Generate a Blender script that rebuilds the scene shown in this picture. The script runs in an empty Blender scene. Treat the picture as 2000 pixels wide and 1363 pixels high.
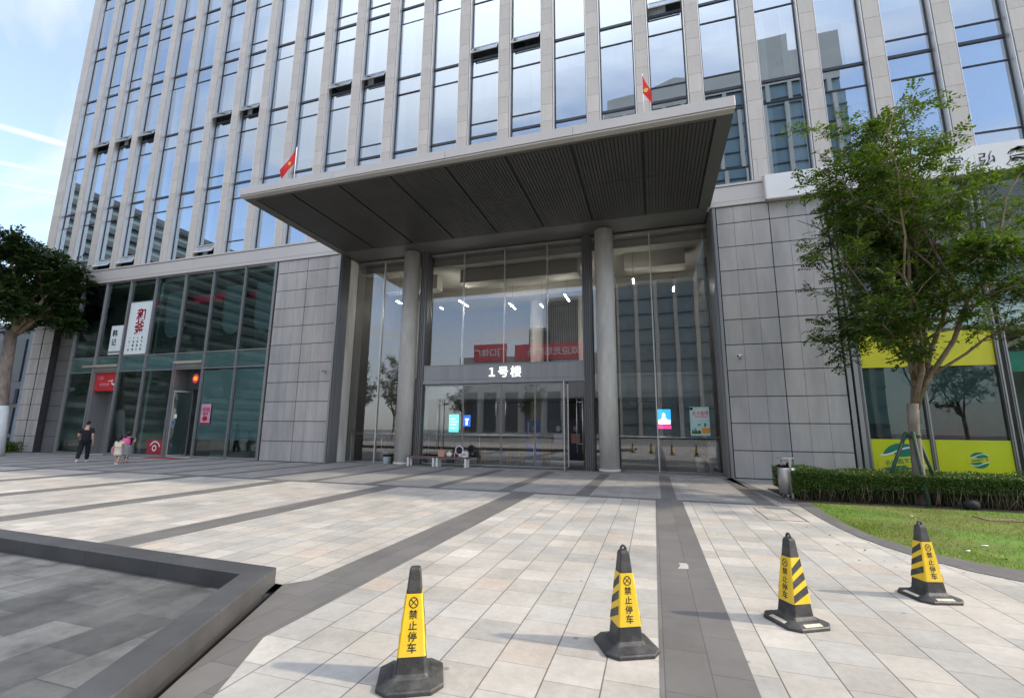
import bpy, bmesh, math, random
import numpy as np
from mathutils import Vector, Matrix, Euler
R = math.radians
random.seed(7)
rng = np.random.default_rng(11)
SC = bpy.context.scene
COL = SC.collection

# ------------------------------------------------------------------ camera
cam_d = bpy.data.cameras.new('camera')
cam = bpy.data.objects.new('camera', cam_d)
COL.objects.link(cam)
SC.camera = cam
cam_d.sensor_width = 36.0
cam_d.lens = 36.0 * 883.8 / 2000.0
cam_d.clip_start = 0.05
cam_d.clip_end = 6000
YAW, PIT, ROL = 0.300685, 0.175601, 0.009222
f0 = Vector((-math.sin(YAW), math.cos(YAW), 0)); r0 = Vector((math.cos(YAW), math.sin(YAW), 0)); u0 = Vector((0, 0, 1))
fw = f0 * math.cos(PIT) + u0 * math.sin(PIT)
up = -f0 * math.sin(PIT) + u0 * math.cos(PIT)
rt = r0 * math.cos(ROL) + up * math.sin(ROL)
up2 = -r0 * math.sin(ROL) + up * math.cos(ROL)
cam.matrix_world = Matrix(((rt.x, up2.x, -fw.x, 0), (rt.y, up2.y, -fw.y, 0), (rt.z, up2.z, -fw.z, 1.6), (0, 0, 0, 1)))

# ------------------------------------------------------------------ render / light
SC.view_settings.view_transform = 'Standard'
SC.view_settings.look = 'None'
SC.view_settings.gamma = 1.0
SC.view_settings.exposure = 1.36
SC.render.engine = 'CYCLES'
SC.cycles.max_bounces = 7
SC.cycles.transparent_max_bounces = 14
SC.cycles.glossy_bounces = 4
SC.cycles.caustics_reflective = False
SC.cycles.caustics_refractive = False
SC.cycles.sample_clamp_indirect = 6

SUN_EL, SUN_AZ = R(35), math.atan2(1.0, 0.125)     # azimuth measured from +Y towards +X
sd = Vector((math.cos(SUN_EL) * math.sin(SUN_AZ), math.cos(SUN_EL) * math.cos(SUN_AZ), math.sin(SUN_EL)))
sun_d = bpy.data.lights.new('sun', 'SUN')
sun_d.energy = 1.65
sun_d.angle = R(2.0)
sun_d.color = (1.0, 0.88, 0.69)
sun = bpy.data.objects.new('sun', sun_d)
COL.objects.link(sun)
sun.rotation_euler = (-sd).to_track_quat('-Z', 'Y').to_euler()
sun.location = (30, 0, 60)

W = bpy.data.worlds.new('World')
SC.world = W
W.use_nodes = True
wt = W.node_tree
wt.nodes.clear()
def wn(t, **k):
    n = wt.nodes.new(t)
    for a, b in k.items():
        setattr(n, a, b)
    return n
def wl(a, b): wt.links.new(a, b)
wo = wn('ShaderNodeOutputWorld')
wb = wn('ShaderNodeBackground')
wb.inputs['Strength'].default_value = 0.15
wl(wb.outputs[0], wo.inputs[0])
sky = wn('ShaderNodeTexSky', sky_type='NISHITA')
sky.sun_disc = False
sky.sun_elevation = SUN_EL
sky.sun_rotation = SUN_AZ
sky.air_density = 1.0
sky.dust_density = 1.2
sky.ozone_density = 3.2
tc = wn('ShaderNodeTexCoord')
def wmath(op, a, b=None, clamp=False):
    n = wn('ShaderNodeMath', operation=op, use_clamp=clamp)
    for i, v in enumerate((a, b)):
        if v is None: continue
        if isinstance(v, (int, float)): n.inputs[i].default_value = v
        else: wl(v, n.inputs[i])
    return n.outputs[0]
sep = wn('ShaderNodeSeparateXYZ'); wl(tc.outputs['Generated'], sep.inputs[0])
# clouds lie on a high flat layer: direction divided by its height
hz = wmath('MAXIMUM', sep.outputs[2], 0.06)
cx = wmath('DIVIDE', sep.outputs[0], hz); cy = wmath('DIVIDE', sep.outputs[1], hz)
cmb = wn('ShaderNodeCombineXYZ'); wl(cx, cmb.inputs[0]); wl(cy, cmb.inputs[1])
nz = wn('ShaderNodeTexNoise'); nz.inputs['Scale'].default_value = 0.55; nz.inputs['Detail'].default_value = 7; nz.inputs['Roughness'].default_value = 0.55; nz.inputs['Distortion'].default_value = 0.6
mp = wn('ShaderNodeMapping'); mp.inputs['Scale'].default_value = (0.7, 1.3, 1); mp.inputs['Location'].default_value = (2.6, 1.1, 0); mp.inputs['Rotation'].default_value = (0, 0, R(25))
wl(cmb.outputs[0], mp.inputs[0]); wl(mp.outputs[0], nz.inputs[0])
cr = wn('ShaderNodeMapRange'); cr.interpolation_type = 'SMOOTHSTEP'
cr.inputs[1].default_value = 0.40; cr.inputs[2].default_value = 0.66; wl(nz.outputs[0], cr.inputs[0])
low = wn('ShaderNodeMapRange'); low.interpolation_type = 'SMOOTHSTEP'      # paler towards the horizon
low.inputs[1].default_value = 0.40; low.inputs[2].default_value = 0.10; wl(sep.outputs[2], low.inputs[0])
cl = wmath('MAXIMUM', wmath('MAXIMUM', wmath('MULTIPLY', cr.outputs[0], 0.85), 0.26), wmath('MULTIPLY', low.outputs[0], 0.72))
# vapour trails: thin bands along great circles of the sky
def trail(n, w, amt, c):
    d = wn('ShaderNodeVectorMath', operation='DOT_PRODUCT'); wl(tc.outputs['Generated'], d.inputs[0]); d.inputs[1].default_value = n
    a = wmath('ABSOLUTE', d.outputs['Value'])
    m = wn('ShaderNodeMapRange'); m.interpolation_type = 'SMOOTHSTEP'
    m.inputs[1].default_value = w; m.inputs[2].default_value = w * 0.05; wl(a, m.inputs[0])
    e = wn('ShaderNodeVectorMath', operation='DOT_PRODUCT'); wl(tc.outputs['Generated'], e.inputs[0]); e.inputs[1].default_value = c
    k = wn('ShaderNodeMapRange'); k.interpolation_type = 'SMOOTHSTEP'
    k.inputs[1].default_value = 0.80; k.inputs[2].default_value = 0.97; wl(e.outputs['Value'], k.inputs[0])
    nb = wn('ShaderNodeTexNoise'); nb.inputs['Scale'].default_value = 14; nb.inputs['Detail'].default_value = 5; wl(tc.outputs['Generated'], nb.inputs[0])
    q = wn('ShaderNodeMapRange'); q.inputs[1].default_value = 0.3; q.inputs[2].default_value = 0.6; q.inputs[3].default_value = 0.45; wl(nb.outputs[0], q.inputs[0])
    return wmath('MULTIPLY', wmath('MULTIPLY', m.outputs[0], q.outputs[0]), wmath('MULTIPLY', k.outputs[0], amt))
TRAILS = [((-0.3459, 0.2328, -0.9089), 0.009, 1.0), ((-0.2730, 0.2851, -0.9188), 0.006, 0.85), ((-0.2615, 0.2472, -0.9330), 0.005, 0.8)]
TRAIL_C = (-0.8532, 0.3699, 0.3679)
for n_, w_, a_ in TRAILS:
    cl = wmath('MAXIMUM', cl, trail(n_, w_, a_, TRAIL_C))
mx = wn('ShaderNodeMix', data_type='RGBA'); wl(cl, mx.inputs[0]); wl(sky.outputs[0], mx.inputs[6])
zz = wn('ShaderNodeMapRange'); zz.interpolation_type = 'SMOOTHSTEP'; zz.inputs[1].default_value = 0.50; zz.inputs[2].default_value = 0.88; zz.inputs[3].default_value = 1.0; zz.inputs[4].default_value = 2.9; wl(sep.outputs[2], zz.inputs[0])   # extra cloud brightness added overhead, out of frame, as fill light for the facade
vs = wn('ShaderNodeVectorMath', operation='SCALE'); vs.inputs[0].default_value = (3.0, 3.0, 3.12); wl(zz.outputs[0], vs.inputs['Scale']); wl(vs.outputs[0], mx.inputs[7])
wl(mx.outputs[2], wb.inputs[0])

# ------------------------------------------------------------------ materials
MATS = {}
def nt(m): return m.node_tree
def base_mat(name, color, rough=0.6, metal=0.0, spec=0.4):
    m = bpy.data.materials.new(name); m.use_nodes = True
    b = m.node_tree.nodes['Principled BSDF']
    b.inputs['Base Color'].default_value = (*color, 1)
    b.inputs['Roughness'].default_value = rough
    b.inputs['Metallic'].default_value = metal
    b.inputs['Specular IOR Level'].default_value = spec
    MATS[name] = m
    return m
def N(m, t, **k):
    n = m.node_tree.nodes.new(t)
    for a, b in k.items(): setattr(n, a, b)
    return n
def L(m, a, b): m.node_tree.links.new(a, b)
def bsdf(m): return m.node_tree.nodes['Principled BSDF']
def vary(name, color, rough=0.6, metal=0.0, spec=0.4, scale=3.0, amt=0.25, island=0.0, bump=0.0, bscale=60.0, tint=None, stretch=(1, 1, 1)):
    """a base colour broken by two noises and, optionally, one random step per loose piece"""
    m = base_mat(name, color, rough, metal, spec)
    t = N(m, 'ShaderNodeTexCoord')
    mpn = N(m, 'ShaderNodeMapping'); mpn.inputs['Scale'].default_value = stretch; L(m, t.outputs['Object'], mpn.inputs[0])
    n1 = N(m, 'ShaderNodeTexNoise'); n1.inputs['Scale'].default_value = scale; n1.inputs['Detail'].default_value = 6; n1.inputs['Roughness'].default_value = 0.65
    L(m, mpn.outputs[0], n1.inputs[0])
    hs = N(m, 'ShaderNodeMapRange'); hs.inputs[1].default_value = 0.3; hs.inputs[2].default_value = 0.7
    hs.inputs[3].default_value = 1 - amt; hs.inputs[4].default_value = 1 + amt
    L(m, n1.outputs[0], hs.inputs[0])
    val = hs.outputs[0]
    if island:
        g = N(m, 'ShaderNodeNewGeometry')
        r = N(m, 'ShaderNodeMapRange'); r.inputs[3].default_value = 1 - island; r.inputs[4].default_value = 1 + island
        L(m, g.outputs['Random Per Island'], r.inputs[0])
        mm = N(m, 'ShaderNodeMath', operation='MULTIPLY'); L(m, val, mm.inputs[0]); L(m, r.outputs[0], mm.inputs[1]); val = mm.outputs[0]
    cmbn = N(m, 'ShaderNodeVectorMath', operation='SCALE')
    if tint:
        mxn = N(m, 'ShaderNodeMix', data_type='RGBA'); mxn.inputs[6].default_value = (*color, 1); mxn.inputs[7].default_value = (*tint, 1)
        n2 = N(m, 'ShaderNodeTexNoise'); n2.inputs['Scale'].default_value = scale * 0.37; L(m, mpn.outputs[0], n2.inputs[0])
        q = N(m, 'ShaderNodeMapRange'); q.inputs[1].default_value = 0.42; q.inputs[2].default_value = 0.62; L(m, n2.outputs[0], q.inputs[0])
        L(m, q.outputs[0], mxn.inputs[0]); L(m, mxn.outputs[2], cmbn.inputs[0])
    else:
        cmbn.inputs[0].default_value = color
    L(m, val, cmbn.inputs['Scale'])
    L(m, cmbn.outputs[0], bsdf(m).inputs['Base Color'])
    if bump:
        n3 = N(m, 'ShaderNodeTexNoise'); n3.inputs['Scale'].default_value = bscale; n3.inputs['Detail'].default_value = 4; L(m, t.outputs['Object'], n3.inputs[0])
        bm_ = N(m, 'ShaderNodeBump'); bm_.inputs['Strength'].default_value = bump; bm_.inputs['Distance'].default_value = 0.01; L(m, n3.outputs[0], bm_.inputs['Height'])
        L(m, bm_.outputs[0], bsdf(m).inputs['Normal'])
    return m
def glass(name, tint, refl, gl=(0.95, 0.98, 1.0), rough=0.0, ior=1.5):
    """a pane: tinted see-through with a mirror coat that strengthens at grazing angles"""
    m = bpy.data.materials.new(name); m.use_nodes = True; t = m.node_tree; t.nodes.clear()
    o = N(m, 'ShaderNodeOutputMaterial'); mxs = N(m, 'ShaderNodeMixShader')
    tr = N(m, 'ShaderNodeBsdfTransparent'); tr.inputs[0].default_value = (*tint, 1)
    g = N(m, 'ShaderNodeBsdfAnisotropic'); g.inputs['Color'].default_value = (*gl, 1); g.inputs['Roughness'].default_value = rough
    fr = N(m, 'ShaderNodeFresnel'); fr.inputs[0].default_value = ior
    mr = N(m, 'ShaderNodeMapRange'); mr.inputs[3].default_value = refl; mr.inputs[4].default_value = 1.0
    L(m, fr.outputs[0], mr.inputs[0]); L(m, mr.outputs[0], mxs.inputs[0])
    L(m, tr.outputs[0], mxs.inputs[1]); L(m, g.outputs[0], mxs.inputs[2]); L(m, mxs.outputs[0], o.inputs[0])
    # slow ripple of float glass
    tcn = N(m, 'ShaderNodeTexCoord'); nn = N(m, 'ShaderNodeTexNoise'); nn.inputs['Scale'].default_value = 0.55; nn.inputs['Detail'].default_value = 1
    L(m, tcn.outputs['Object'], nn.inputs[0]); bp = N(m, 'ShaderNodeBump'); bp.inputs['Strength'].default_value = 0.035; bp.inputs['Distance'].default_value = 0.05
    L(m, nn.outputs[0], bp.inputs['Height']); L(m, bp.outputs[0], g.inputs['Normal'])
    MATS[name] = m
    return m
def emit(name, color, strength):
    m = bpy.data.materials.new(name); m.use_nodes = True; t = m.node_tree; t.nodes.clear()
    o = N(m, 'ShaderNodeOutputMaterial'); e = N(m, 'ShaderNodeEmission'); e.inputs[0].default_value = (*color, 1); e.inputs[1].default_value = strength
    L(m, e.outputs[0], o.inputs[0]); MATS[name] = m
    return m
def leaf_mat(name, c1, c2, trans=0.35):
    m = bpy.data.materials.new(name); m.use_nodes = True; t = m.node_tree; t.nodes.clear()
    o = N(m, 'ShaderNodeOutputMaterial'); mxs = N(m, 'ShaderNodeMixShader'); mxs.inputs[0].default_value = trans
    d = N(m, 'ShaderNodeBsdfPrincipled'); d.inputs['Roughness'].default_value = 0.45; d.inputs['Specular IOR Level'].default_value = 0.35
    tl = N(m, 'ShaderNodeBsdfTranslucent')
    g = N(m, 'ShaderNodeNewGeometry'); r = N(m, 'ShaderNodeMix', data_type='RGBA')
    r.inputs[6].default_value = (*c1, 1); r.inputs[7].default_value = (*c2, 1)
    L(m, g.outputs['Random Per Island'], r.inputs[0]); L(m, r.outputs[2], d.inputs['Base Color'])
    br = N(m, 'ShaderNodeVectorMath', operation='MULTIPLY'); br.inputs[1].default_value = (1.5, 1.4, 0.6); L(m, r.outputs[2], br.inputs[0]); L(m, br.outputs[0], tl.inputs[0])
    L(m, d.outputs[0], mxs.inputs[1]); L(m, tl.outputs[0], mxs.inputs[2]); L(m, mxs.outputs[0], o.inputs[0])
    MATS[name] = m
    return m

# paving: square setts in columns along Y, joints, per-tile colour, blotches
def paving_mat():
    m = base_mat('paving', (0.5, 0.48, 0.45), 0.75)
    t = N(m, 'ShaderNodeTexCoord'); s = N(m, 'ShaderNodeSeparateXYZ'); L(m, t.outputs['Object'], s.inputs[0])
    def mt(op, a, b=None, c=None):
        n = N(m, 'ShaderNodeMath', operation=op)
        for i, v in enumerate((a, b, c)):
            if v is None: continue
            if isinstance(v, (int, float)): n.inputs[i].default_value = v
            else: L(m, v, n.inputs[i])
        return n.outputs[0]
    u = mt('DIVIDE', mt('ADD', s.outputs[0], 0.015 + 37.2), 0.372)
    ci = mt('FLOOR', u)
    w1 = N(m, 'ShaderNodeTexWhiteNoise', noise_dimensions='1D'); L(m, ci, w1.inputs['W'])
    v = mt('ADD', mt('DIVIDE', s.outputs[1], 0.372), w1.outputs['Value'])
    ri = mt('FLOOR', v)
    cv = N(m, 'ShaderNodeCombineXYZ'); L(m, ci, cv.inputs[0]); L(m, ri, cv.inputs[1])
    w2 = N(m, 'ShaderNodeTexWhiteNoise', noise_dimensions='2D'); L(m, cv.outputs[0], w2.inputs['Vector'])
    ramp = N(m, 'ShaderNodeValToRGB'); e = ramp.color_ramp; e.interpolation = 'CONSTANT'
    cols = [(0.0, (0.385, 0.365, 0.325)), (0.16, (0.425, 0.402, 0.36)), (0.34, (0.405, 0.392, 0.362)), (0.52, (0.45, 0.42, 0.37)), (0.70, (0.365, 0.352, 0.322)), (0.82, (0.47, 0.442, 0.395)), (0.925, (0.455, 0.395, 0.335)), (0.955, (0.45, 0.40, 0.345)), (0.98, (0.51, 0.485, 0.44))]
    while len(e.elements) < len(cols): e.elements.new(0.5)
    for el, (p, c) in zip(e.elements, cols): el.position = p; el.color = (*c, 1)
    L(m, w2.outputs['Value'], ramp.inputs[0])
    # joints
    fu = mt('FRACT', u); fv = mt('FRACT', v)
    du = mt('MINIMUM', fu, mt('SUBTRACT', 1.0, fu)); dv = mt('MINIMUM', fv, mt('SUBTRACT', 1.0, fv))
    ju = N(m, 'ShaderNodeMapRange'); ju.interpolation_type = 'SMOOTHSTEP'; ju.inputs[1].default_value = 0.008; ju.inputs[2].default_value = 0.016; L(m, du, ju.inputs[0])
    jv = N(m, 'ShaderNodeMapRange'); jv.interpolation_type = 'SMOOTHSTEP'; jv.inputs[1].default_value = 0.004; jv.inputs[2].default_value = 0.010; L(m, dv, jv.inputs[0])
    j = mt('MULTIPLY', mt('MAXIMUM', ju.outputs[0], 0.34), mt('MAXIMUM', jv.outputs[0], 0.55))
    # blotches and fine grain
    n1 = N(m, 'ShaderNodeTexNoise'); n1.inputs['Scale'].default_value = 1.3; n1.inputs['Detail'].default_value = 8; n1.inputs['Roughness'].default_value = 0.7; L(m, t.outputs['Object'], n1.inputs[0])
    a1 = N(m, 'ShaderNodeMapRange'); a1.inputs[1].default_value = 0.3; a1.inputs[2].default_value = 0.7; a1.inputs[3].default_value = 0.82; a1.inputs[4].default_value = 1.10; L(m, n1.outputs[0], a1.inputs[0])
    n2 = N(m, 'ShaderNodeTexNoise'); n2.inputs['Scale'].default_value = 14; n2.inputs['Detail'].default_value = 6; n2.inputs['Roughness'].default_value = 0.8; L(m, t.outputs['Object'], n2.inputs[0])
    a2 = N(m, 'ShaderNodeMapRange'); a2.inputs[1].default_value = 0.3; a2.inputs[2].default_value = 0.7; a2.inputs[3].default_value = 0.87; a2.inputs[4].default_value = 1.11; L(m, n2.outputs[0], a2.inputs[0])
    vo = N(m, 'ShaderNodeTexVoronoi'); vo.inputs['Scale'].default_value = 2.4; L(m, t.outputs['Object'], vo.inputs[0])      # old gum and oil spots
    sp = N(m, 'ShaderNodeMapRange'); sp.inputs[1].default_value = 0.03; sp.inputs[2].default_value = 0.07; sp.inputs[3].default_value = 0.55; sp.inputs[4].default_value = 1.0; L(m, vo.outputs['Distance'], sp.inputs[0])
    n4 = N(m, 'ShaderNodeTexNoise'); n4.inputs['Scale'].default_value = 0.42; n4.inputs['Detail'].default_value = 5; n4.inputs['Roughness'].default_value = 0.62; n4.inputs['Distortion'].default_value = 1.2; L(m, t.outputs['Object'], n4.inputs[0])
    a4 = N(m, 'ShaderNodeMapRange'); a4.inputs[1].default_value = 0.35; a4.inputs[2].default_value = 0.62; a4.inputs[3].default_value = 0.87; a4.inputs[4].default_value = 1.06; L(m, n4.outputs[0], a4.inputs[0])
    k = mt('MULTIPLY', mt('MULTIPLY', a1.outputs[0], mt('MULTIPLY', a2.outputs[0], a4.outputs[0])), mt('MULTIPLY', sp.outputs[0], j))
    sc = N(m, 'ShaderNodeVectorMath', operation='SCALE'); L(m, ramp.outputs[0], sc.inputs[0]); L(m, k, sc.inputs['Scale'])
    L(m, sc.outputs[0], bsdf(m).inputs['Base Color'])
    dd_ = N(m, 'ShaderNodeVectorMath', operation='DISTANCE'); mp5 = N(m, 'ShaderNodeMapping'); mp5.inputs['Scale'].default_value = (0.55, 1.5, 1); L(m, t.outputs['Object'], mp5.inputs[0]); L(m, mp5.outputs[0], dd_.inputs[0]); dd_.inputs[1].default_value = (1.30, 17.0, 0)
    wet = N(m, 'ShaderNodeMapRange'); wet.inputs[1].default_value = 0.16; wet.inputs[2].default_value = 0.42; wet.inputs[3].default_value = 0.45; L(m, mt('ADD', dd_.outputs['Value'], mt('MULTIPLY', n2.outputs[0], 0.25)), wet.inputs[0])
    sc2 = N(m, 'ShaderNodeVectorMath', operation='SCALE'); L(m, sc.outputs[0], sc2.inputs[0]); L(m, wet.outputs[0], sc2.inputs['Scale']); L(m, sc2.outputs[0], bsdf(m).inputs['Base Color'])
    hh = mt('ADD', mt('MULTIPLY', j, 1.0), mt('MULTIPLY', n2.outputs[0], 0.25))
    hh = mt('ADD', hh, mt('MULTIPLY', w2.outputs['Value'], 0.3))
    b = N(m, 'ShaderNodeBump'); b.inputs['Strength'].default_value = 0.5; b.inputs['Distance'].default_value = 0.004; L(m, hh, b.inputs['Height']); L(m, b.outputs[0], bsdf(m).inputs['Normal'])
    rr = N(m, 'ShaderNodeMapRange'); rr.inputs[3].default_value = 0.5; rr.inputs[4].default_value = 0.85; L(m, n1.outputs[0], rr.inputs[0]); L(m, rr.outputs[0], bsdf(m).inputs['Roughness'])
    return m
def slab_mat(name, color, sx, sy, amt=0.18, rough=0.5, off=(0, 0), jw=0.006, patch=0.25):
    """large slabs in a plain grid with thin joints and a stained face"""
    m = base_mat(name, color, rough)
    t = N(m, 'ShaderNodeTexCoord'); br = N(m, 'ShaderNodeTexBrick'); br.offset = 0.5; br.squash = 1.0
    mpn = N(m, 'ShaderNodeMapping'); mpn.inputs['Location'].default_value = (off[0], off[1], 0); mpn.inputs['Rotation'].default_value = (0, 0, R(90)); L(m, t.outputs['Object'], mpn.inputs[0]); L(m, mpn.outputs[0], br.inputs[0])
    br.inputs['Scale'].default_value = 1; br.inputs['Brick Width'].default_value = sx; br.inputs['Row Height'].default_value = sy; br.inputs['Mortar Size'].default_value = jw; br.inputs['Mortar Smooth'].default_value = 0.2
    br.inputs['Color1'].default_value = (*[c * (1 - amt) for c in color], 1); br.inputs['Color2'].default_value = (*[c * (1 + amt) for c in color], 1); br.inputs['Mortar'].default_value = (*[c * 0.62 for c in color], 1)
    n1 = N(m, 'ShaderNodeTexNoise'); n1.inputs['Scale'].default_value = 1.4; n1.inputs['Detail'].default_value = 8; n1.inputs['Roughness'].default_value = 0.7; L(m, t.outputs['Object'], n1.inputs[0])
    a = N(m, 'ShaderNodeMapRange'); a.inputs[1].default_value = 0.3; a.inputs[2].default_value = 0.7; a.inputs[3].default_value = 1 - patch; a.inputs[4].default_value = 1 + patch; L(m, n1.outputs[0], a.inputs[0])
    s = N(m, 'ShaderNodeVectorMath', operation='SCALE'); L(m, br.outputs[0], s.inputs[0]); L(m, a.outputs[0], s.inputs['Scale']); L(m, s.outputs[0], bsdf(m).inputs['Base Color'])
    b = N(m, 'ShaderNodeBump'); b.inputs['Strength'].default_value = 0.3; b.inputs['Distance'].default_value = 0.003; b.invert = True; L(m, br.outputs['Fac'], b.inputs['Height']); L(m, b.outputs[0], bsdf(m).inputs['Normal'])
    return m
paving_mat()
slab_mat('band_granite', (0.135, 0.130, 0.123), 0.6, 0.3, 0.10, 0.7, patch=0.15, jw=0.004)
slab_mat('basin_tiles', (0.115, 0.118, 0.114), 0.62, 0.48, 0.34, 0.5, patch=0.6)
slab_mat('forecourt_tiles', (0.27, 0.262, 0.25), 0.6, 0.3, 0.10, 0.75, patch=0.15, jw=0.004)
vary('basin_stone', (0.066, 0.066, 0.067), 0.42, 0, 0.5, 2.5, 0.25, 0.1, 0.25, 120)
vary('ground_far', (0.20, 0.20, 0.19), 0.9, scale=0.2, amt=0.3)
vary('cover_tan', (0.20, 0.16, 0.085), 0.9, scale=5, amt=0.2)
vary('soil', (0.06, 0.045, 0.03), 0.95, scale=8, amt=0.4, bump=0.5, bscale=30)
vary('lawn_base', (0.10, 0.19, 0.022), 0.95, scale=1.2, amt=0.35, tint=(0.13, 0.13, 0.035))
vary('stone_panel', (0.455, 0.43, 0.41), 0.42, 0, 0.5, 0.9, 0.16, 0.07, 0.12, 140, tint=(0.375, 0.365, 0.365), stretch=(2.2, 2.2, 0.45))
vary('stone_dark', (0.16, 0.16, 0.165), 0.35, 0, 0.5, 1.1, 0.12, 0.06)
vary('pier_stone', (0.60, 0.555, 0.50), 0.55, 0, 0.4, 1.6, 0.06, 0.055, 0.1, 150, stretch=(3, 3, 0.6))
vary('joint_dark', (0.045, 0.045, 0.05), 0.8, scale=4)
vary('ledge_metal', (0.56, 0.53, 0.50), 0.42, 0.12, 0.5, 0.8, 0.06, 0.02, stretch=(0.3, 1, 1))
vary('silver', (0.72, 0.70, 0.66), 0.32, 0.55, 0.5, 0.6, 0.06, stretch=(4, 4, 0.2))
vary('mullion_metal', (0.34, 0.34, 0.34), 0.36, 0.55, 0.5, 0.6, 0.1, stretch=(4, 4, 0.2))
vary('frame_dark', (0.035, 0.042, 0.055), 0.35, 0.2, 0.5, 2, 0.2)
vary('flute_metal', (0.20, 0.20, 0.20), 0.35, 0.6, 0.5, 0.6, 0.12, 0.05, stretch=(4, 4, 0.2))
vary('flute_light', (0.33, 0.33, 0.325), 0.36, 0.5, 0.5, 0.6, 0.12, 0.05, stretch=(4, 4, 0.2))
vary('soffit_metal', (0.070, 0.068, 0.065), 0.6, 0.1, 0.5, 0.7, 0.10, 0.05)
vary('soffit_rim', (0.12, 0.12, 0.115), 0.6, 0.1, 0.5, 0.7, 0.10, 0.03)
vary('concrete', (0.74, 0.72, 0.665), 0.75, 0, 0.3, 1.6, 0.14, 0, 0.2, 40, tint=(0.62, 0.60, 0.56), stretch=(2, 2, 0.5))
vary('plaster', (0.34, 0.325, 0.28), 0.8, scale=1.5, amt=0.06)
vary('ceiling_white', (0.84, 0.86, 0.86), 0.8, scale=1.5, amt=0.06)
vary('room_wall', (0.26, 0.33, 0.40), 0.8, scale=0.5, amt=0.3)
vary('lobby_wall', (0.12, 0.115, 0.105), 0.6, scale=0.8, amt=0.25)
vary('lobby_floor', (0.14, 0.14, 0.14), 0.18, 0, 0.5, 1.2, 0.15)
vary('slat_wood', (0.17, 0.13, 0.075), 0.5, scale=2, amt=0.3, stretch=(6, 6, 0.5))
vary('shop_wall', (0.50, 0.54, 0.53), 0.8, scale=0.6, amt=0.3)
vary('film_pale', (0.42, 0.55, 0.57), 0.5, scale=0.7, amt=0.10)
vary('film_dim', (0.20, 0.27, 0.28), 0.6, scale=0.8, amt=0.1)
vary('blind_fabric', (0.66, 0.74, 0.75), 0.8, scale=0.9, amt=0.06, stretch=(8, 8, 0.3))
vary('curtain', (0.74, 0.78, 0.79), 0.85, scale=1.2, amt=0.15, stretch=(12, 12, 0.2))
glass('pane_blue', (0.86, 0.94, 0.96), 0.50, (0.80, 0.91, 1.0))
glass('pane_clear', (0.97, 0.98, 0.97), 0.17, (0.95, 0.97, 0.98))
glass('pane_teal', (0.66, 0.82, 0.81), 0.035, (0.86, 0.98, 0.98))
vary('white_paint', (0.80, 0.80, 0.79), 0.45, scale=1.5, amt=0.05)
vary('mint_paper', (0.50, 0.76, 0.72), 0.5, scale=2.0, amt=0.08)
vary('orange_print', (0.85, 0.36, 0.03), 0.5, scale=3.0, amt=0.1)
vary('white_sign', (0.82, 0.81, 0.79), 0.45, scale=1.0, amt=0.05)
vary('ink', (0.025, 0.025, 0.028), 0.5)
vary('sign_red', (0.55, 0.025, 0.03), 0.4, scale=2, amt=0.12)
vary('red_dark_ink', (0.30, 0.012, 0.035), 0.5)
vary('flag_red', (0.72, 0.03, 0.035), 0.7, scale=5, amt=0.12)
vary('gold', (0.80, 0.52, 0.05), 0.5)
vary('lime_print', (0.62, 0.66, 0.012), 0.35, scale=0.6, amt=0.10, tint=(0.36, 0.55, 0.02))
vary('yellow_print', (0.66, 0.62, 0.03), 0.35, scale=0.8, amt=0.1)
vary('green_print', (0.01, 0.20, 0.12), 0.4, scale=3, amt=0.15)
vary('cone_black', (0.032, 0.032, 0.033), 0.5, 0, 0.5, 16, 0.45, 0, 0.25, 90, tint=(0.062, 0.06, 0.056))
vary('cone_yellow', (0.84, 0.55, 0.012), 0.42, 0, 0.5, 7, 0.14, tint=(0.74, 0.50, 0.05), stretch=(1, 1, 0.35))
vary('reflector', (0.62, 0.58, 0.45), 0.3, 0.1, 0.5, 10, 0.2)
vary('steel', (0.62, 0.61, 0.58), 0.36, 0.95, 0.5, 1.0, 0.08, stretch=(6, 6, 0.3))
vary('bark', (0.20, 0.165, 0.135), 0.9, scale=6, amt=0.35, bump=0.6, bscale=30, tint=(0.27, 0.225, 0.19), stretch=(1, 1, 0.4))
vary('limewash', (0.66, 0.70, 0.70), 0.85, scale=5, amt=0.12)
vary('stake_green', (0.035, 0.07, 0.045), 0.7, scale=6, amt=0.3)
leaf_mat('leaf_bright', (0.026, 0.068, 0.014), (0.095, 0.155, 0.020), 0.45)
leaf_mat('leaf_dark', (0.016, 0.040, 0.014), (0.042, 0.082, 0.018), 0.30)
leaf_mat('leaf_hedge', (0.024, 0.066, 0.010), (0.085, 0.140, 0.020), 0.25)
leaf_mat('blade', (0.085, 0.180, 0.012), (0.170, 0.25, 0.03), 0.38)
vary('twig', (0.20, 0.15, 0.10), 0.9, scale=9, amt=0.4)
vary('skin', (0.56, 0.34, 0.25), 0.55, scale=9, amt=0.06)
vary('hair', (0.014, 0.012, 0.011), 0.5, scale=30, amt=0.3)
vary('cloth_black', (0.012, 0.012, 0.016), 0.85, scale=14, amt=0.3)
vary('cloth_cream', (0.72, 0.64, 0.52), 0.85, scale=14, amt=0.1)
vary('cloth_pink', (0.86, 0.10, 0.36), 0.7, scale=9, amt=0.1)
vary('cloth_rose', (0.50, 0.22, 0.24), 0.8, scale=9, amt=0.12)
vary('cloth_grey', (0.24, 0.24, 0.24), 0.8, scale=9, amt=0.12)
vary('cloth_print', (0.03, 0.035, 0.05), 0.8, scale=22, amt=0.6, tint=(0.35, 0.42, 0.45))
vary('cloth_white', (0.78, 0.78, 0.77), 0.8, scale=9, amt=0.08)
vary('shoe_white', (0.76, 0.76, 0.75), 0.6, scale=9, amt=0.05)
vary('wood_bench', (0.19, 0.10, 0.065), 0.55, scale=4, amt=0.3, stretch=(1, 9, 9))
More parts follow.
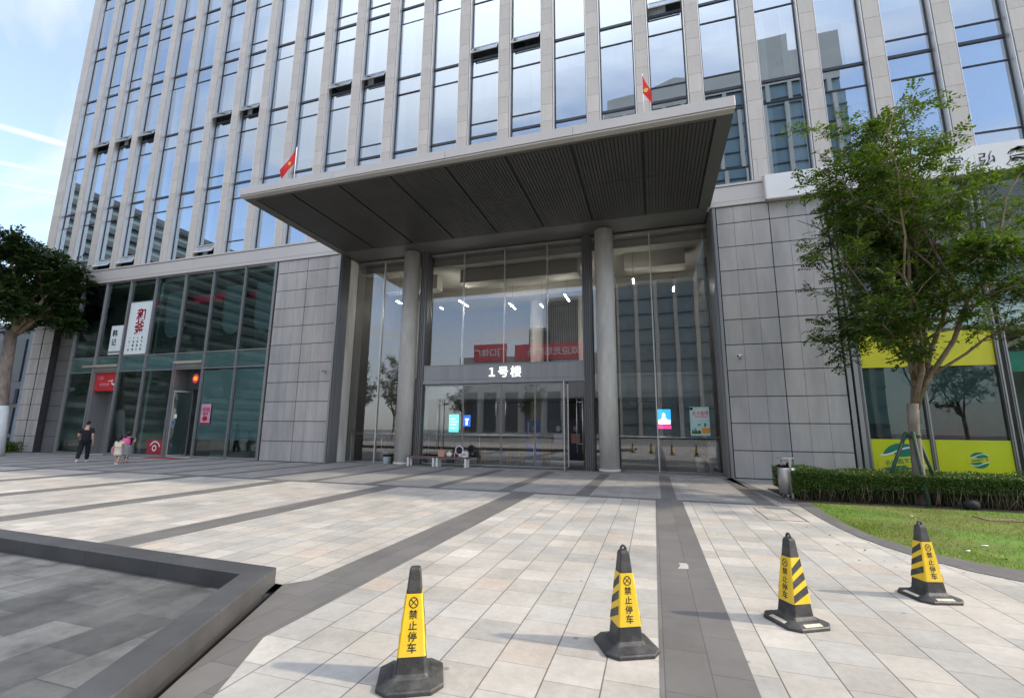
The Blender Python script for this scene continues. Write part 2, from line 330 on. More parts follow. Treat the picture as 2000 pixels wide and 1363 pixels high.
vary('wood_honey', (0.42, 0.25, 0.10), 0.5, scale=4, amt=0.25, stretch=(1, 9, 9))
vary('paper_pink', (0.62, 0.30, 0.40), 0.6, scale=3, amt=0.08)
vary('paper_tan', (0.62, 0.33, 0.25), 0.7, scale=6, amt=0.1)
vary('bucket_plastic', (0.60, 0.70, 0.72), 0.4, scale=4, amt=0.05)
vary('door_navy', (0.035, 0.04, 0.065), 0.35, 0.2, 0.5, 1, 0.2)
vary('mat_red', (0.34, 0.03, 0.045), 0.95, scale=30, amt=0.3)
vary('far_concrete', (0.50, 0.48, 0.44), 0.8, scale=0.2, amt=0.1)
vary('far_dark', (0.075, 0.085, 0.095), 0.4, scale=0.2, amt=0.2)
vary('far_teal', (0.21, 0.28, 0.29), 0.3, 0.2, 0.5, 0.15, 0.2)
vary('far_red', (0.72, 0.04, 0.09), 0.7, scale=0.3, amt=0.12)
vary('neighbour_blue', (0.022, 0.028, 0.055), 0.3, 0.1, 0.5, 0.3, 0.3)
vary('plastic_yellow', (0.75, 0.50, 0.02), 0.4)
vary('plastic_blue', (0.06, 0.16, 0.45), 0.4)
vary('rubber', (0.02, 0.02, 0.02), 0.8)
emit('lamp_white', (1.0, 0.97, 0.92), 45.0)
emit('screen_turquoise', (0.05, 0.62, 0.55), 0.9)
emit('screen_pale', (0.55, 0.95, 0.92), 0.9)
emit('screen_blue', (0.03, 0.13, 0.62), 0.8)
emit('screen_sky', (0.02, 0.32, 0.70), 0.9)
emit('screen_white', (0.80, 0.84, 0.92), 0.9)
emit('screen_magenta', (0.72, 0.03, 0.22), 0.9)
emit('neon_orange', (1.0, 0.26, 0.02), 0.7)
emit('neon_pink', (0.75, 0.06, 0.12), 0.5)
emit('letter_lit', (0.95, 0.97, 1.0), 0.9)

# ------------------------------------------------------------------ mesh helpers
class MB:
    def __init__(s): s.v = []; s.f = []; s.sm = []; s.mi = []
    def add(s, vs, fs, smooth=False, mi=0):
        o = len(s.v); s.v.extend([tuple(p) for p in vs])
        for q in fs:
            s.f.append(tuple(i + o for i in q)); s.sm.append(smooth); s.mi.append(mi)
        return s
    def box(s, x0, x1, y0, y1, z0, z1, mi=0):
        v = [(x0, y0, z0), (x1, y0, z0), (x1, y1, z0), (x0, y1, z0), (x0, y0, z1), (x1, y0, z1), (x1, y1, z1), (x0, y1, z1)]
        return s.add(v, [(0, 3, 2, 1), (4, 5, 6, 7), (0, 1, 5, 4), (1, 2, 6, 5), (2, 3, 7, 6), (3, 0, 4, 7)], False, mi)
    def bbox(s, x0, x1, y0, y1, z0, z1, b=0.004, mi=0):
        """box with chamfered vertical and horizontal front edges"""
        pts = []
        for z, e in ((z0, b), (z0 + b, 0), (z1 - b, 0), (z1, b)):
            pts.append([(x0 + e + b, y0 + e, z), (x1 - e - b, y0 + e, z), (x1 - e, y0 + e + b, z), (x1 - e, y1 - e - b, z), (x1 - e - b, y1 - e, z), (x0 + e + b, y1 - e, z), (x0 + e, y1 - e - b, z), (x0 + e, y0 + e + b, z)])
        return s.loft(pts, True, True, mi=mi)
    def loft(s, rings, cap0=True, cap1=True, smooth=False, mi=0, closed=True):
        n = len(rings[0]); vs = [p for r in rings for p in r]; fs = []
        for k in range(len(rings) - 1):
            for i in range(n if closed else n - 1):
                j = (i + 1) % n
                fs.append((k * n + i, k * n + j, (k + 1) * n + j, (k + 1) * n + i))
        o = len(s.v); s.add(vs, fs, smooth, mi)
        if cap0: s.f.append(tuple(o + i for i in reversed(range(n)))); s.sm.append(False); s.mi.append(mi)
        if cap1: s.f.append(tuple(o + (len(rings) - 1) * n + i for i in range(n))); s.sm.append(False); s.mi.append(mi)
        return s
    def cyl(s, c, r, h, n=24, r2=None, smooth=True, mi=0):
        r2 = r if r2 is None else r2
        return s.loft([[(c[0] + rr * math.cos(2 * math.pi * i / n), c[1] + rr * math.sin(2 * math.pi * i / n), c[2] + z) for i in range(n)] for rr, z in ((r, 0), (r2, h))], smooth=smooth, mi=mi)
    def lathe(s, c, prof, n=24, mi=0):
        return s.loft([[(c[0] + rr * math.cos(2 * math.pi * i / n), c[1] + rr * math.sin(2 * math.pi * i / n), c[2] + z) for i in range(n)] for rr, z in prof], smooth=True, mi=mi)
    def tube(s, pts, rad, n=8, cap=True, mi=0, smooth=True):
        pts = [Vector(p) for p in pts]; rad = rad if isinstance(rad, (list, tuple)) else [rad] * len(pts)
        rings = []; prev = None
        for i, p in enumerate(pts):
            d = (pts[min(i + 1, len(pts) - 1)] - pts[max(i - 1, 0)])
            d = d.normalized() if d.length > 1e-9 else Vector((0, 0, 1))
            a = prev if prev is not None else (Vector((1, 0, 0)) if abs(d.x) < 0.9 else Vector((0, 1, 0)))
            a = (a - d * a.dot(d)); a = a.normalized() if a.length > 1e-6 else d.orthogonal().normalized(); b = d.cross(a); prev = a
            rings.append([tuple(p + (a * math.cos(2 * math.pi * k / n) + b * math.sin(2 * math.pi * k / n)) * rad[i]) for k in range(n)])
        return s.loft(rings, cap, cap, smooth, mi)
    def ell(s, c, r, n=14, m=9, mi=0):
        rings = []
        for k in range(m + 1):
            t = -math.pi / 2 + math.pi * k / m; cr_ = max(math.cos(t), 0.02)
            rings.append([(c[0] + r[0] * cr_ * math.cos(2 * math.pi * i / n), c[1] + r[1] * cr_ * math.sin(2 * math.pi * i / n), c[2] + r[2] * math.sin(t)) for i in range(n)])
        return s.loft(rings, smooth=True, mi=mi)
    def poly(s, pts, z0, z1, mi=0):
        """upright prism over a counter-clockwise outline"""
        return s.loft([[(x, y, z0) for x, y in pts], [(x, y, z1) for x, y in pts]], mi=mi)
    def sheet(s, pts, mi=0):
        return s.add(pts, [tuple(range(len(pts)))], False, mi)
    def merge(s, o, M=None, mi=None):
        vs = o.v if M is None else [tuple(M @ Vector(p)) for p in o.v]
        k = len(s.v); s.v.extend(vs); s.f.extend([tuple(i + k for i in q) for q in o.f]); s.sm.extend(o.sm); s.mi.extend(o.mi if mi is None else [mi] * len(o.f))
        return s
ORG = {}
def mesh_of(name, mb, mats, off=(0, 0, 0)):
    me = bpy.data.meshes.new(name)
    vs = [(p[0] - off[0], p[1] - off[1], p[2] - off[2]) for p in mb.v]
    me.from_pydata(vs, [], mb.f)
    me.polygons.foreach_set('use_smooth', mb.sm)
    for m in (mats if isinstance(mats, (list, tuple)) else [mats]): me.materials.append(MATS[m])
    if isinstance(mats, (list, tuple)) and len(mats) > 1: me.polygons.foreach_set('material_index', mb.mi)
    me.update()
    return me
def setp(o, label=None, cat=None, group=None, kind=None):
    if label: o['label'] = label
    if cat: o['category'] = cat
    if group: o['group'] = group
    if kind: o['kind'] = kind
    return o
def thing(name, label, cat, loc=(0, 0, 0), rz=0.0, group=None):
    o = bpy.data.objects.new(name, None); COL.objects.link(o); o.location = loc; o.rotation_euler = (0, 0, rz); o.empty_display_size = 0.2
    ORG[o.name] = tuple(loc)
    return setp(o, label, cat, group)
def part(name, mb, mats, parent, local=False, label=None):
    """a mesh under its thing; its shape is given in world coordinates unless local"""
    off = (0, 0, 0) if local else ORG[parent.name]
    o = bpy.data.objects.new(name, mesh_of(name, mb, mats, off)); COL.objects.link(o); o.parent = parent
    ORG[o.name] = off
    if label: o['label'] = label
    return o
def solo(name, mb, mats, label=None, cat=None, group=None, kind=None, loc=None):
    off = loc or (0, 0, 0)
    o = bpy.data.objects.new(name, mesh_of(name, mb, mats, off)); COL.objects.link(o); o.location = off
    ORG[o.name] = tuple(off)
    return setp(o, label, cat, group, kind)
def kids(o): return [c for c in bpy.data.objects if c.parent is o]
def copy_tree(o, parent=None):
    c = o.copy(); COL.objects.link(c); c.parent = parent; ORG[c.name] = ORG.get(o.name, (0, 0, 0))
    for k in kids(o):
        if k.name != c.name: copy_tree(k, c)
    return c
FONT_CACHE = {}
def text_mb(body, size, M, ext=0.004, bold=0.0, xs=1.0):
    """glyph solids laid out from the built-in fonts; centred on the local origin, in the plane of M"""
    key = (body, round(ext / size, 4), round(bold, 4))
    if key not in FONT_CACHE:
        cu = bpy.data.curves.new('glyphs', 'FONT'); cu.body = body; cu.size = 1.0; cu.align_x = 'CENTER'; cu.align_y = 'CENTER'
        cu.extrude = ext / size; cu.offset = bold; cu.resolution_u = 3
        ob = bpy.data.objects.new('glyphs', cu); COL.objects.link(ob)
        dg = bpy.context.evaluated_depsgraph_get(); dg.update()
        me = bpy.data.meshes.new_from_object(ob.evaluated_get(dg))
        vs = [tuple(v.co) for v in me.vertices]; fs = [tuple(p.vertices) for p in me.polygons]
        bpy.data.objects.remove(ob); bpy.data.curves.remove(cu); bpy.data.meshes.remove(me)
        if vs:
            xs_ = [v[0] for v in vs]; ys_ = [v[1] for v in vs]; cx_ = (min(xs_) + max(xs_)) / 2; cy_ = (min(ys_) + max(ys_)) / 2
            vs = [(v[0] - cx_, v[1] - cy_, v[2]) for v in vs]
        FONT_CACHE[key] = (vs, fs)
    vs, fs = FONT_CACHE[key]
    mb = MB(); mb.add([tuple(M @ Vector((v[0] * size * xs, v[1] * size, v[2] * size))) for v in vs], fs)
    return mb
def wallM(x, y, z):     # text on a wall that faces -Y
    return Matrix.Translation((x, y, z)) @ Matrix.Rotation(R(90), 4, 'X')

YF, YG = 17.70, 17.95           # face of the stone, plane of the upper glass
S0, PITCH = -4.20, 2.06         # first pier, pier spacing
ZL0, ZL1, FH = 10.02, 10.92, 4.2
def pier_x(i): return S0 + PITCH * i
def in_view(p, m=0.02):
    d = Vector(p) - Vector((0, 0, 1.6)); z = d.dot(fw)
    if z < 0.1: return None
    x = d.dot(rt) / z * 883.8 / 2000; y = d.dot(up2) / z * 883.8 / 2000
    return z if abs(x) < 0.5 + m and abs(y) < 0.3408 + m else None

# ================================================================== SETTING
g = MB(); g.sheet([(-900, -900, -0.35), (900, -900, -0.35), (900, 1500, -0.35), (-900, 1500, -0.35)])
solo('ground', g, 'ground_far', kind='structure')
# plaza slab with the basin cut out of it
BO = [(-30.0, 4.95), (-8.73, 4.236), (-3.781, 4.057), (-2.812, 1.94), (-2.0, 0.15), (-1.4, -1.2), (-30.0, -1.2)]   # outer top edge of the border
slot_edge = [(-30.0, 5.03), (-8.73, 4.30), (-3.68, 4.12), (-2.69, 1.94), (-1.88, 0.15), (-1.27, -1.2)]
pl = MB()
pl.sheet([(x, y, 0) for x, y in [(-2.0 + 0.73, -1.2), (-1.935, 0.15), (-2.745, 1.94), (-3.725, 4.115), (-8.73, 4.30), (-30, 5.03), (-30, 11.5), (-30, 20), (2.4, 20), (30, 20), (30, -1.2)]])
pl.sheet([(-80, -1.2, 0), (-30, -1.2, 0), (-30, 30, 0), (-80, 30, 0)])
pl.sheet([(-80, -14, 0), (30, -14, 0), (30, -1.2, 0), (-80, -1.2, 0)])
solo('plaza_paving', pl, 'paving', kind='structure')
bd = MB(); Z1 = 0.004
for k in range(-11, 1):
    x = -3.6 * 0 + 3.70 * k
    y0 = 4.26 if k < -1 else (4.33 if k == -1 else -13)
    x0 = -0.03 + (3.69 * k); x1 = x0 + 0.59
    if k == -1: x0, x1 = -3.56, -2.95
    if k < -1: y0 = 4.26 + (-x1 - 3.7) * 0.034 + 0.12
    bd.box(x0, x1, y0, 11.55, -0.02, Z1)
bd.sheet([(-3.56, 4.33, Z1 - .001), (-3.728, 4.117, Z1 - .001), (-2.748, 1.94, Z1 - .001), (-1.938, 0.15, Z1 - .001), (-1.32, 0.15, Z1 - .001), (-2.38, 1.94, Z1 - .001), (-2.95, 3.1, Z1 - .001), (-2.95, 4.33, Z1 - .001)])
bd.box(-45, 2.55, 11.55, 11.80, -0.02, Z1)
solo('dark_paving_band', bd, 'band_granite', kind='structure')
fc = MB(); fc.sheet([(-60, 11.8, 0.003), (2.95, 11.8, 0.003), (3.32, 12.6, 0.003), (4.6, 14.9, 0.003), (4.6, 19.2, 0.003), (-60, 19.2, 0.003)])
solo('forecourt_paving', fc, 'forecourt_tiles', kind='structure')
fb = MB()
for k in range(-20, 2): fb.box(0.1 + 2.06 * k, 0.46 + 2.06 * k, 11.81, 17.65, -0.02, 0.007)
fb.add([(2.26, 17.65, .007), (2.56, 17.65, .007), (3.05, 12.1, .007), (2.72, 12.1, .007)], [(0, 3, 2, 1)])
solo('forecourt_paving_band', fb, 'band_granite', kind='structure')

# the shallow stone basin on the left: floor below the rim, raised border, drain slot outside it
bf = MB(); bf.sheet([(-30, 4.75, 0.012), (-8.2, 4.0, 0.012), (-3.83, 3.85, 0.012), (-1.6, -1.1, 0.012), (-30, -1.1, 0.012)])
solo('basin_floor', bf, 'basin_tiles', kind='structure')
sl = MB(); sl.sheet([(-30, 4.7, -0.10), (-30, 5.1, -0.10), (-3.6, 4.2, -0.10), (-1.2, -1.2, -0.10), (-1.6, -1.2, -0.10), (-3.9, 3.9, -0.10)])
solo('drain_channel', sl, 'joint_dark', kind='structure')
rim = thing('basin_border', 'low raised border of dark granite slabs around the sunken stone basin', 'stone border', (-3.78, 4.06, 0))
BI = [(-30.0, 4.67), (-8.73, 3.955), (-3.955, 3.782), (-3.06, 1.865), (-2.25, 0.05), (-1.66, -1.3)]
BQ = [(-30.0, 4.95), (-8.73, 4.236), (-3.781, 4.057), (-2.812, 1.94), (-2.0, 0.15), (-1.4, -1.2)]
rb = MB()
for k, n in enumerate((16, 4, 2, 2, 1)):
    for q in range(n):
        t0, t1 = q / n, (q + 1) / n
        e = .003 / max(math.dist(BQ[k], BQ[k + 1]), .1)
        if n > 1 and q > 0: t0 += e
        if n > 1 and q < n - 1: t1 -= e
        rg = []
        for t in (t0, t1):
            o_ = Vector((BQ[k][0] + (BQ[k + 1][0] - BQ[k][0]) * t, BQ[k][1] + (BQ[k + 1][1] - BQ[k][1]) * t, 0)); i_ = Vector((BI[k][0] + (BI[k + 1][0] - BI[k][0]) * t, BI[k][1] + (BI[k + 1][1] - BI[k][1]) * t, 0)); w_ = i_ - o_
            rg.append([tuple(o_ + w_ * f_ + Vector((0, 0, z))) for f_, z in ((.35, -.1), (.35, .016), (0, .016), (0, .172), (.03, .18), (.97, .18), (1, .172), (1, -.1))])
        rb.loft(rg)
part('granite_slab', rb, 'basin_stone', rim)

# lawn, its granite edging
KI = [(3.32, 12.5), (3.27, 11.6), (3.17, 10.4), (3.14, 9.6), (3.20, 8.8), (3.33, 8.28), (3.52, 7.75), (3.85, 7.38), (4.3, 7.1), (5.2, 6.75), (7.0, 6.35), (12, 5.8), (26, 5.4)]
KO = [(3.05, 12.45), (2.99, 11.5), (2.93, 10.4), (2.93, 9.5), (2.97, 8.7), (3.08, 8.1), (3.24, 7.6), (3.50, 7.06), (3.95, 6.62), (5.0, 6.28), (6.9, 5.95), (12, 5.4), (26, 5.0)]
lw = MB(); lw.sheet([(x, y, 0.012) for x, y in KI[::-1]] + [(3.4, 17.6, 0.012), (26, 17.6, 0.012)][:0] + [(3.32, 14.9, 0.012), (4.6, 14.9, 0.012), (4.6, 17.65, 0.012), (26, 17.65, 0.012)])
lw.f[-1] = tuple(reversed(lw.f[-1]))
solo('lawn', lw, 'lawn_base', kind='structure')
kb = MB()
for i in range(len(KI) - 1):
    kb.loft([[(*KI[i], -.02), (*KI[i], .02), (*KO[i], .008), (*KO[i], -.02)], [(*KI[i + 1], -.02), (*KI[i + 1], .02), (*KO[i + 1], .008), (*KO[i + 1], -.02)]])
solo('lawn_edging_path', kb, 'band_granite', kind='structure')

# ================================================================== OFFICE BUILDING
ob = thing('office_building', 'tall grey office block with stone piers, blue glass and a wide entrance canopy', 'building', (-14, YF, 0))
TOP = ZL1 + FH * 7
pr = [p for p in range(-16, 11)]
proto = None
for i in pr:                                   # stone piers, each with its two silver fins
    x = pier_x(i)
    mb = MB(); z = ZL1 + 0.01; k = 0
    x1 = x + 0.50; xl = x - (0.25 if i == -16 else 0)
    while z < TOP - 0.1:
        mb.bbox(xl, x1, YF, YF + 0.30, z + 0.004, z + 0.836, 0.004); z += 0.84
    mb.box(xl + .01, x1 - .01, YF + .02, YF + .34, ZL1, TOP)
    if proto is None or i <= -15:
        p = part('pier', mb, 'pier_stone', ob)
        fm = MB()
        for fx in (x - 0.062, x + 0.512):
            fm.box(fx, fx + 0.05, YF + 0.07, YG + 0.05, ZL1, TOP)
            fm.box(fx + .012, fx + .038, YF + 0.025, YF + 0.07, ZL1, TOP)
        part('metal_fin', fm, 'silver', p); ORG[p.name] = ORG[ob.name]
        lb = MB(); lb.box(x + .15, x + .32, YF - .012, YF + .01, ZL1 + .12, ZL1 + .95)
        part('vent_grille', lb, 'ledge_metal', p)
        if i == -15: proto = p; px0 = x
    else:
        c = proto.copy(); COL.objects.link(c); c.parent = ob; c.location = (x - px0, 0, 0)
        for k_ in kids(proto):
            d = k_.copy(); COL.objects.link(d); d.parent = c
# windows
WX0, WW = 0.562, 1.436
VENT = {-15, -14, -13, -10, -9, -6, -5, -2, -1, 2, 3, 6, 7, 9}
def win_frame(vent):
    mb = MB(); w = WW
    mb.box(0, w, -.03, .08, 0.0, 0.055); mb.box(0, w, -.022, .08, 0.055, 0.12)
    mb.box(0, w, -.02, .06, 3.30, 3.345)
    mb.box(0, .045, -.01, .07, .12, 4.2); mb.box(w - .045, w, -.01, .07, .12, 4.2)
    if vent: mb.box(0.045, w - .045, -.018, .06, .735, .785)
    return mb
def pane_q(mb, z0, z1, rot=0.0):
    w = WW; jx = rng.normal(0, .0030); jz = rng.normal(0, .0030)
    mb.add([(.04, jx * .7, z0), (w - .04, -jx * .7, z0), (w - .04, -jx * .7 + jz * (z1 - z0), z1), (.04, jx * .7 + jz * (z1 - z0), z1)], [(0, 1, 2, 3)])
def win_panes(vent, opened):
    mb = MB()
    if vent:
        if not opened: pane_q(mb, .12, .735)
        pane_q(mb, .785, 3.30)
    else: pane_q(mb, .12, 3.30)
    pane_q(mb, 3.345, 4.2)
    return mb
def open_vent():                               # top-hung sash swung outwards
    fr_ = MB(); w = WW - .1; a = R(-30)
    def rot(m): return [(x, y * math.cos(a) - z * math.sin(a), y * math.sin(a) + z * math.cos(a)) for x, y, z in m.v]
    for b in ((0, w, -.02, .02, -.05, 0), (0, w, -.02, .02, -.62, -.57), (0, .05, -.02, .02, -.57, -.05), (w - .05, w, -.02, .02, -.57, -.05)): fr_.box(*b)
    fr_.v = [(x + .05, y - .03, z + .74) for x, y, z in rot(fr_)]
    gl = MB(); gl.add([(.05, 0, -.57), (w - .05, 0, -.57), (w - .05, 0, -.05), (.05, 0, -.05)], [(0, 1, 2, 3)])
    gl.v = [(x + .05, y - .03, z + .74) for x, y, z in rot(gl)]
    return fr_, gl
ME_F = {v: mesh_of('window', win_frame(v), 'frame_dark') for v in (0, 1)}
ME_P = {(v, o): [mesh_of('pane', win_panes(v, o), 'pane_blue') for _ in range(5)] for v, o in ((0, 0), (1, 0), (1, 1))}
of_, og_ = open_vent(); ME_OF = mesh_of('open_sash', of_, 'silver'); ME_OG = mesh_of('sash_pane', og_, 'pane_blue')
def blind_mesh(h):
    mb = MB(); mb.box(.06, WW - .06, .16, .19, 3.28 - h, 3.30); mb.box(.06, WW - .06, .15, .20, 3.25 - h, 3.28 - h)
    return mesh_of('blind', mb, 'blind_fabric')
def curtain_mesh(x0, x1):
    mb = MB(); n = int((x1 - x0) / .05); top = []; ys = [.22 + .035 * math.sin(k * 1.9) + rng.normal(0, .006) for k in range(n + 1)]
    mb.loft([[(x0 + .05 * k, ys[k], .15) for k in range(n + 1)], [(x0 + .05 * k, ys[k], 3.3) for k in range(n + 1)]], False, False, True, closed=False)
    return mesh_of('curtain', mb, 'curtain')
ME_B = [blind_mesh(h) for h in (.5, 1.1, 1.7, 2.4)]
ME_C = [curtain_mesh(.05, .42), curtain_mesh(WW - .48, WW - .05), curtain_mesh(.05, .8)]
wl_ = []
for i in pr[:-1]:
    for k in range(7):
        x = pier_x(i) + WX0; z = ZL1 + FH * k
        d = None
        for zz in (0.3, 2.1, 4.0):
            q = in_view((x + .7, YG, z + zz), 0.0)
            if q and not (-14.3 < x + .7 * 1 < 1.9 and z + zz < 10.5): d = min(d, q) if d else q
        hid = (-14 < x < 1.6 and k == 0)
        wl_.append(((d if d and not hid else 1e6), i, k, x, z))
wl_.sort(key=lambda t: t[0])
rest_f, rest_p = MB(), MB()
for n_, (d, i, k, x, z) in enumerate(wl_):
    v = 1 if i in VENT else 0
    op = 1 if v and ((k == 2 and i <= 3) or (k == 0 and i in (-14, -13, -10))) else 0
    if n_ < 100 and d < 1e5:
        o = bpy.data.objects.new('window', ME_F[v]); COL.objects.link(o); o.parent = ob; o.location = (x - ORG[ob.name][0], YG - YF, z)
        p = bpy.data.objects.new('pane', random.choice(ME_P[(v, op)])); COL.objects.link(p); p.parent = o; p.location = (0, .015, 0)
        extra = []
        if op: extra += [('open_sash', ME_OF), ('sash_pane', ME_OG)]
        r_ = random.random()
        if r_ < .50: extra.append(('blind', random.choice(ME_B)))
        elif r_ < .86: extra.append(('curtain', random.choice(ME_C)))
        if i in (4, 5) and k in (0, 1): extra.append(('curtain', ME_C[1]))
        for nm, me in extra:
            e = bpy.data.objects.new(nm, me); COL.objects.link(e); e.parent = o
    else:
        M_ = Matrix.Translation((x, YG, z)); rest_f.merge(win_frame(v), M_, 0)
        q = win_panes(v, 0); rest_p.merge(q, Matrix.Translation((x, YG + .015, z)), 1)
rest_f.merge(rest_p)
o = part('window_rows', rest_f, ['frame_dark', 'pane_blue'], ob); o['kind'] = 'stuff'
# rooms behind the glass: floors, pale ceilings, back walls, cross walls
wm = MB()
for k in range(8):
    z = ZL1 + FH * k
    if k < 7: part('ceiling', MB().box(-37, 16, YG + .22, YG + 7, z + 3.42, z + 3.50), 'ceiling_white', ob)
    wm.box(-37, 16, YG + .20, YG + 7, z - .68, z + .02)
wm.box(-37.3, 16.2, YG + 7, YG + 7.3, ZL1, TOP)
for i in pr[::3]: wm.box(pier_x(i) + .1, pier_x(i) + .3, YG + .3, YG + 7, ZL1 + .02, TOP)
wm.box(-37.4, -37.0, YF + .1, YG + 12, 0, TOP)                     # end wall
wm.box(-37.4, 16.4, YF + .1, YG + 12, TOP, TOP + .5)
part('room_wall', wm, 'room_wall', ob)
bw = MB(); bw.box(16.2, 16.5, YF, YG + 12, 0, TOP); bw.box(-37.4, 16.4, YG + 12, YG + 12.4, 0, TOP)
part('rear_wall', bw, 'stone_panel', ob)
# cornice above the ground floors
cn = MB()
def cornice(x0, x1):
    n = max(1, round((x1 - x0) / 3.1)); w = (x1 - x0) / n
    for k in range(n):
        a, b = x0 + w * k + .004, x0 + w * (k + 1) - .004
        cn.box(a, b, YF - .03, YF + .25, ZL0 + .19, ZL1 - .12)
        cn.box(a, b, YF - .06, YF + .25, ZL0, ZL0 + .165)
    cn.box(x0, x1, YF - .06, YF + .35, ZL1 - .095, ZL1 - .005)
    cn.box(x0, x1, YF + .02, YF + .3, ZL0 + .01, ZL1 - .01)
for a_, b_ in ((-37.2, -14.35), (2.34, 16.3)):
    cn = MB(); cornice(a_, b_); part('cornice', cn, 'ledge_metal', ob)
dl = MB(); dl.box(-37.1, -14.4, YF - .035, YF, ZL1 - .12, ZL1 - .095); dl.box(-37.1, -14.4, YF - .035, YF, ZL0 + .165, ZL0 + .19); dl.box(2.4, 16.2, YF - .02, YF, ZL1 - .12, ZL1 - .095)
part('cornice_gap', dl, 'joint_dark', ob)
# stone cladding of the two walls beside the entrance and of the end pier
def cladding(x0, x1, y, z0, z1, cols, rows, name, mat, back=True, sub=3):
    mb = MB(); w = (x1 - x0) / cols; h = (z1 - z0) / rows
    for c in range(cols):
        for r in range(rows):
            a = x0 + w * c + .015; b = x0 + w * (c + 1) - .015
            if sub == 1: mb.bbox(a, b, y, y + .05, z0 + h * r + .015, z0 + h * (r + 1) - .015, .003)
            for q in range(sub if sub > 1 else 0):
                aa = a + (b - a) / sub * q; bb = a + (b - a) / sub * (q + 1)
                dy = rng.normal(0, .0007)
                mb.bbox(aa + (.004 if q else 0), bb - (.004 if q < sub - 1 else 0), y + dy, y + .05, z0 + h * r + .015, z0 + h * (r + 1) - .015, .002)
    o = part(name, mb, mat, ob)
    if back:
        bk = MB(); bk.box(x0, x1, y + .02, y + .6, z0 - .05, z1 + .02); q = bpy.data.objects.new('backing', mesh_of('backing', bk, 'joint_dark', ORG[ob.name])); COL.objects.link(q); q.parent = o
    return o
ROWH = .931
cladding(2.62, 6.28, YF, 0.0, ROWH * 10 + .66, 2, 1, 'stone_cladding', 'stone_panel') if 0 else None
def wall_rows(x0, x1, cols, mat='stone_panel', y=YF):
    cladding(x0, x1, y, 0.02, .02 + ROWH * 10, cols, 10, 'stone_cladding', mat)
    cladding(x0, x1, y, .02 + ROWH * 10, 10.0, cols, 1, 'stone_cladding', mat)
wall_rows(2.62, 6.22, 2)
wall_rows(-18.13, -14.42, 2)
wall_rows(-36.95, -35.95, 1); wall_rows(-35.88, -34.95, 1)
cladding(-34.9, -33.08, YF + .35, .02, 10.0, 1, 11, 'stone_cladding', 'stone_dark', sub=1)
# fluted reveals of the entrance recess
YE = 19.05
def flutes(x, y0, y1, side, z1=10.0, n=7):
    mb = MB(); d = (y1 - y0) / n
    for k in range(n):
        a = y0 + d * k
        if side: mb.loft([[(x, a + .02, z), (x + side * .05, a + .05, z), (x + side * .05, a + d - .05, z), (x, a + d - .02, z)] for z in (0.01, z1)])
        else: pass
    mb.box(x - .14 if side > 0 else x, x if side > 0 else x + .14, y0, y1, 0.01, z1)
    return mb
part('fluted_reveal', flutes(-14.30, YF + .02, YF + .72, 1, n=6), 'flute_metal', ob)
part('reveal_panel', MB().box(-14.42, -14.27, YF + .73, YE - .02, .01, 10.0), 'concrete', ob)
part('fluted_reveal', flutes(2.46, YF + .02, YE - .02, -1, n=9), 'flute_metal', ob)
for x, w_, d0, d1 in ((-14.42, .10, .03, .02), (2.50, .10, .03, .02), (-18.34, .13, .02, .2), (6.26, .13, .02, .2), (6.46, .13, .02, .2)):
    tr_ = MB(); tr_.box(x, x + w_, YF - d0, YF + d1, 0.01, 10.0); part('corner_trim', tr_, 'mullion_metal', ob)
# ------------------------------------------------------------------ entrance canopy (a part, with its own panels)
CX0, CX1, CY0, CY1, CZ0, CZ1 = -14.45, 2.45, 11.95, 18.9, 10.02, 10.42
fa = MB(); gx = [-14.45, -10.3, -6.02, -1.9, 2.45]
for a, b in zip(gx[:-1], gx[1:]):
    fa.bbox(a + .004, b - .004, CY0, CY0 + .22, CZ0 + .10, CZ1, .004)
    fa.box(a + .002, b - .002, CY0 + .03, CY0 + .25, CZ0 + .045, CZ0 + .085)
for x0, x1 in ((CX0, CX0 + .22), (CX1 - .22, CX1)):
    fa.box(x0, x1, CY0 + .225, YF - .07, CZ0 + .10, CZ1 - .003)
fa.box(CX0 + .05, CX1 - .05, CY0 + .1, YF - .1, CZ1 - .08, CZ1 - .02)
cano = part('canopy', fa, 'ledge_metal', ob)
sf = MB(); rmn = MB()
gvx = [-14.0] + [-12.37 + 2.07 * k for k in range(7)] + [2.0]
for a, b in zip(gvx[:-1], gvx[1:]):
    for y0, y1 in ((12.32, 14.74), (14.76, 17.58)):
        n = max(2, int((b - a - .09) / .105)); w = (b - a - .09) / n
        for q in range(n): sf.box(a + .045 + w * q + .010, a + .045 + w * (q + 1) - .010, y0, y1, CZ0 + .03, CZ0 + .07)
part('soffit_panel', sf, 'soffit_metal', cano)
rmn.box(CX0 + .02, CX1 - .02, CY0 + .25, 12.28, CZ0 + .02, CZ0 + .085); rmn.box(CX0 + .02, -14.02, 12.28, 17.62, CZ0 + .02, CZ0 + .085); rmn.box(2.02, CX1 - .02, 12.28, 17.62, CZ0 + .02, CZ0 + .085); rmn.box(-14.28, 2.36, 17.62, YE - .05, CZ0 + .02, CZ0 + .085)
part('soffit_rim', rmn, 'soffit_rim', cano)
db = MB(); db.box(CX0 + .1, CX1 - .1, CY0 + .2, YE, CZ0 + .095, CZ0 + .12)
part('soffit_backing', db, 'joint_dark', cano)
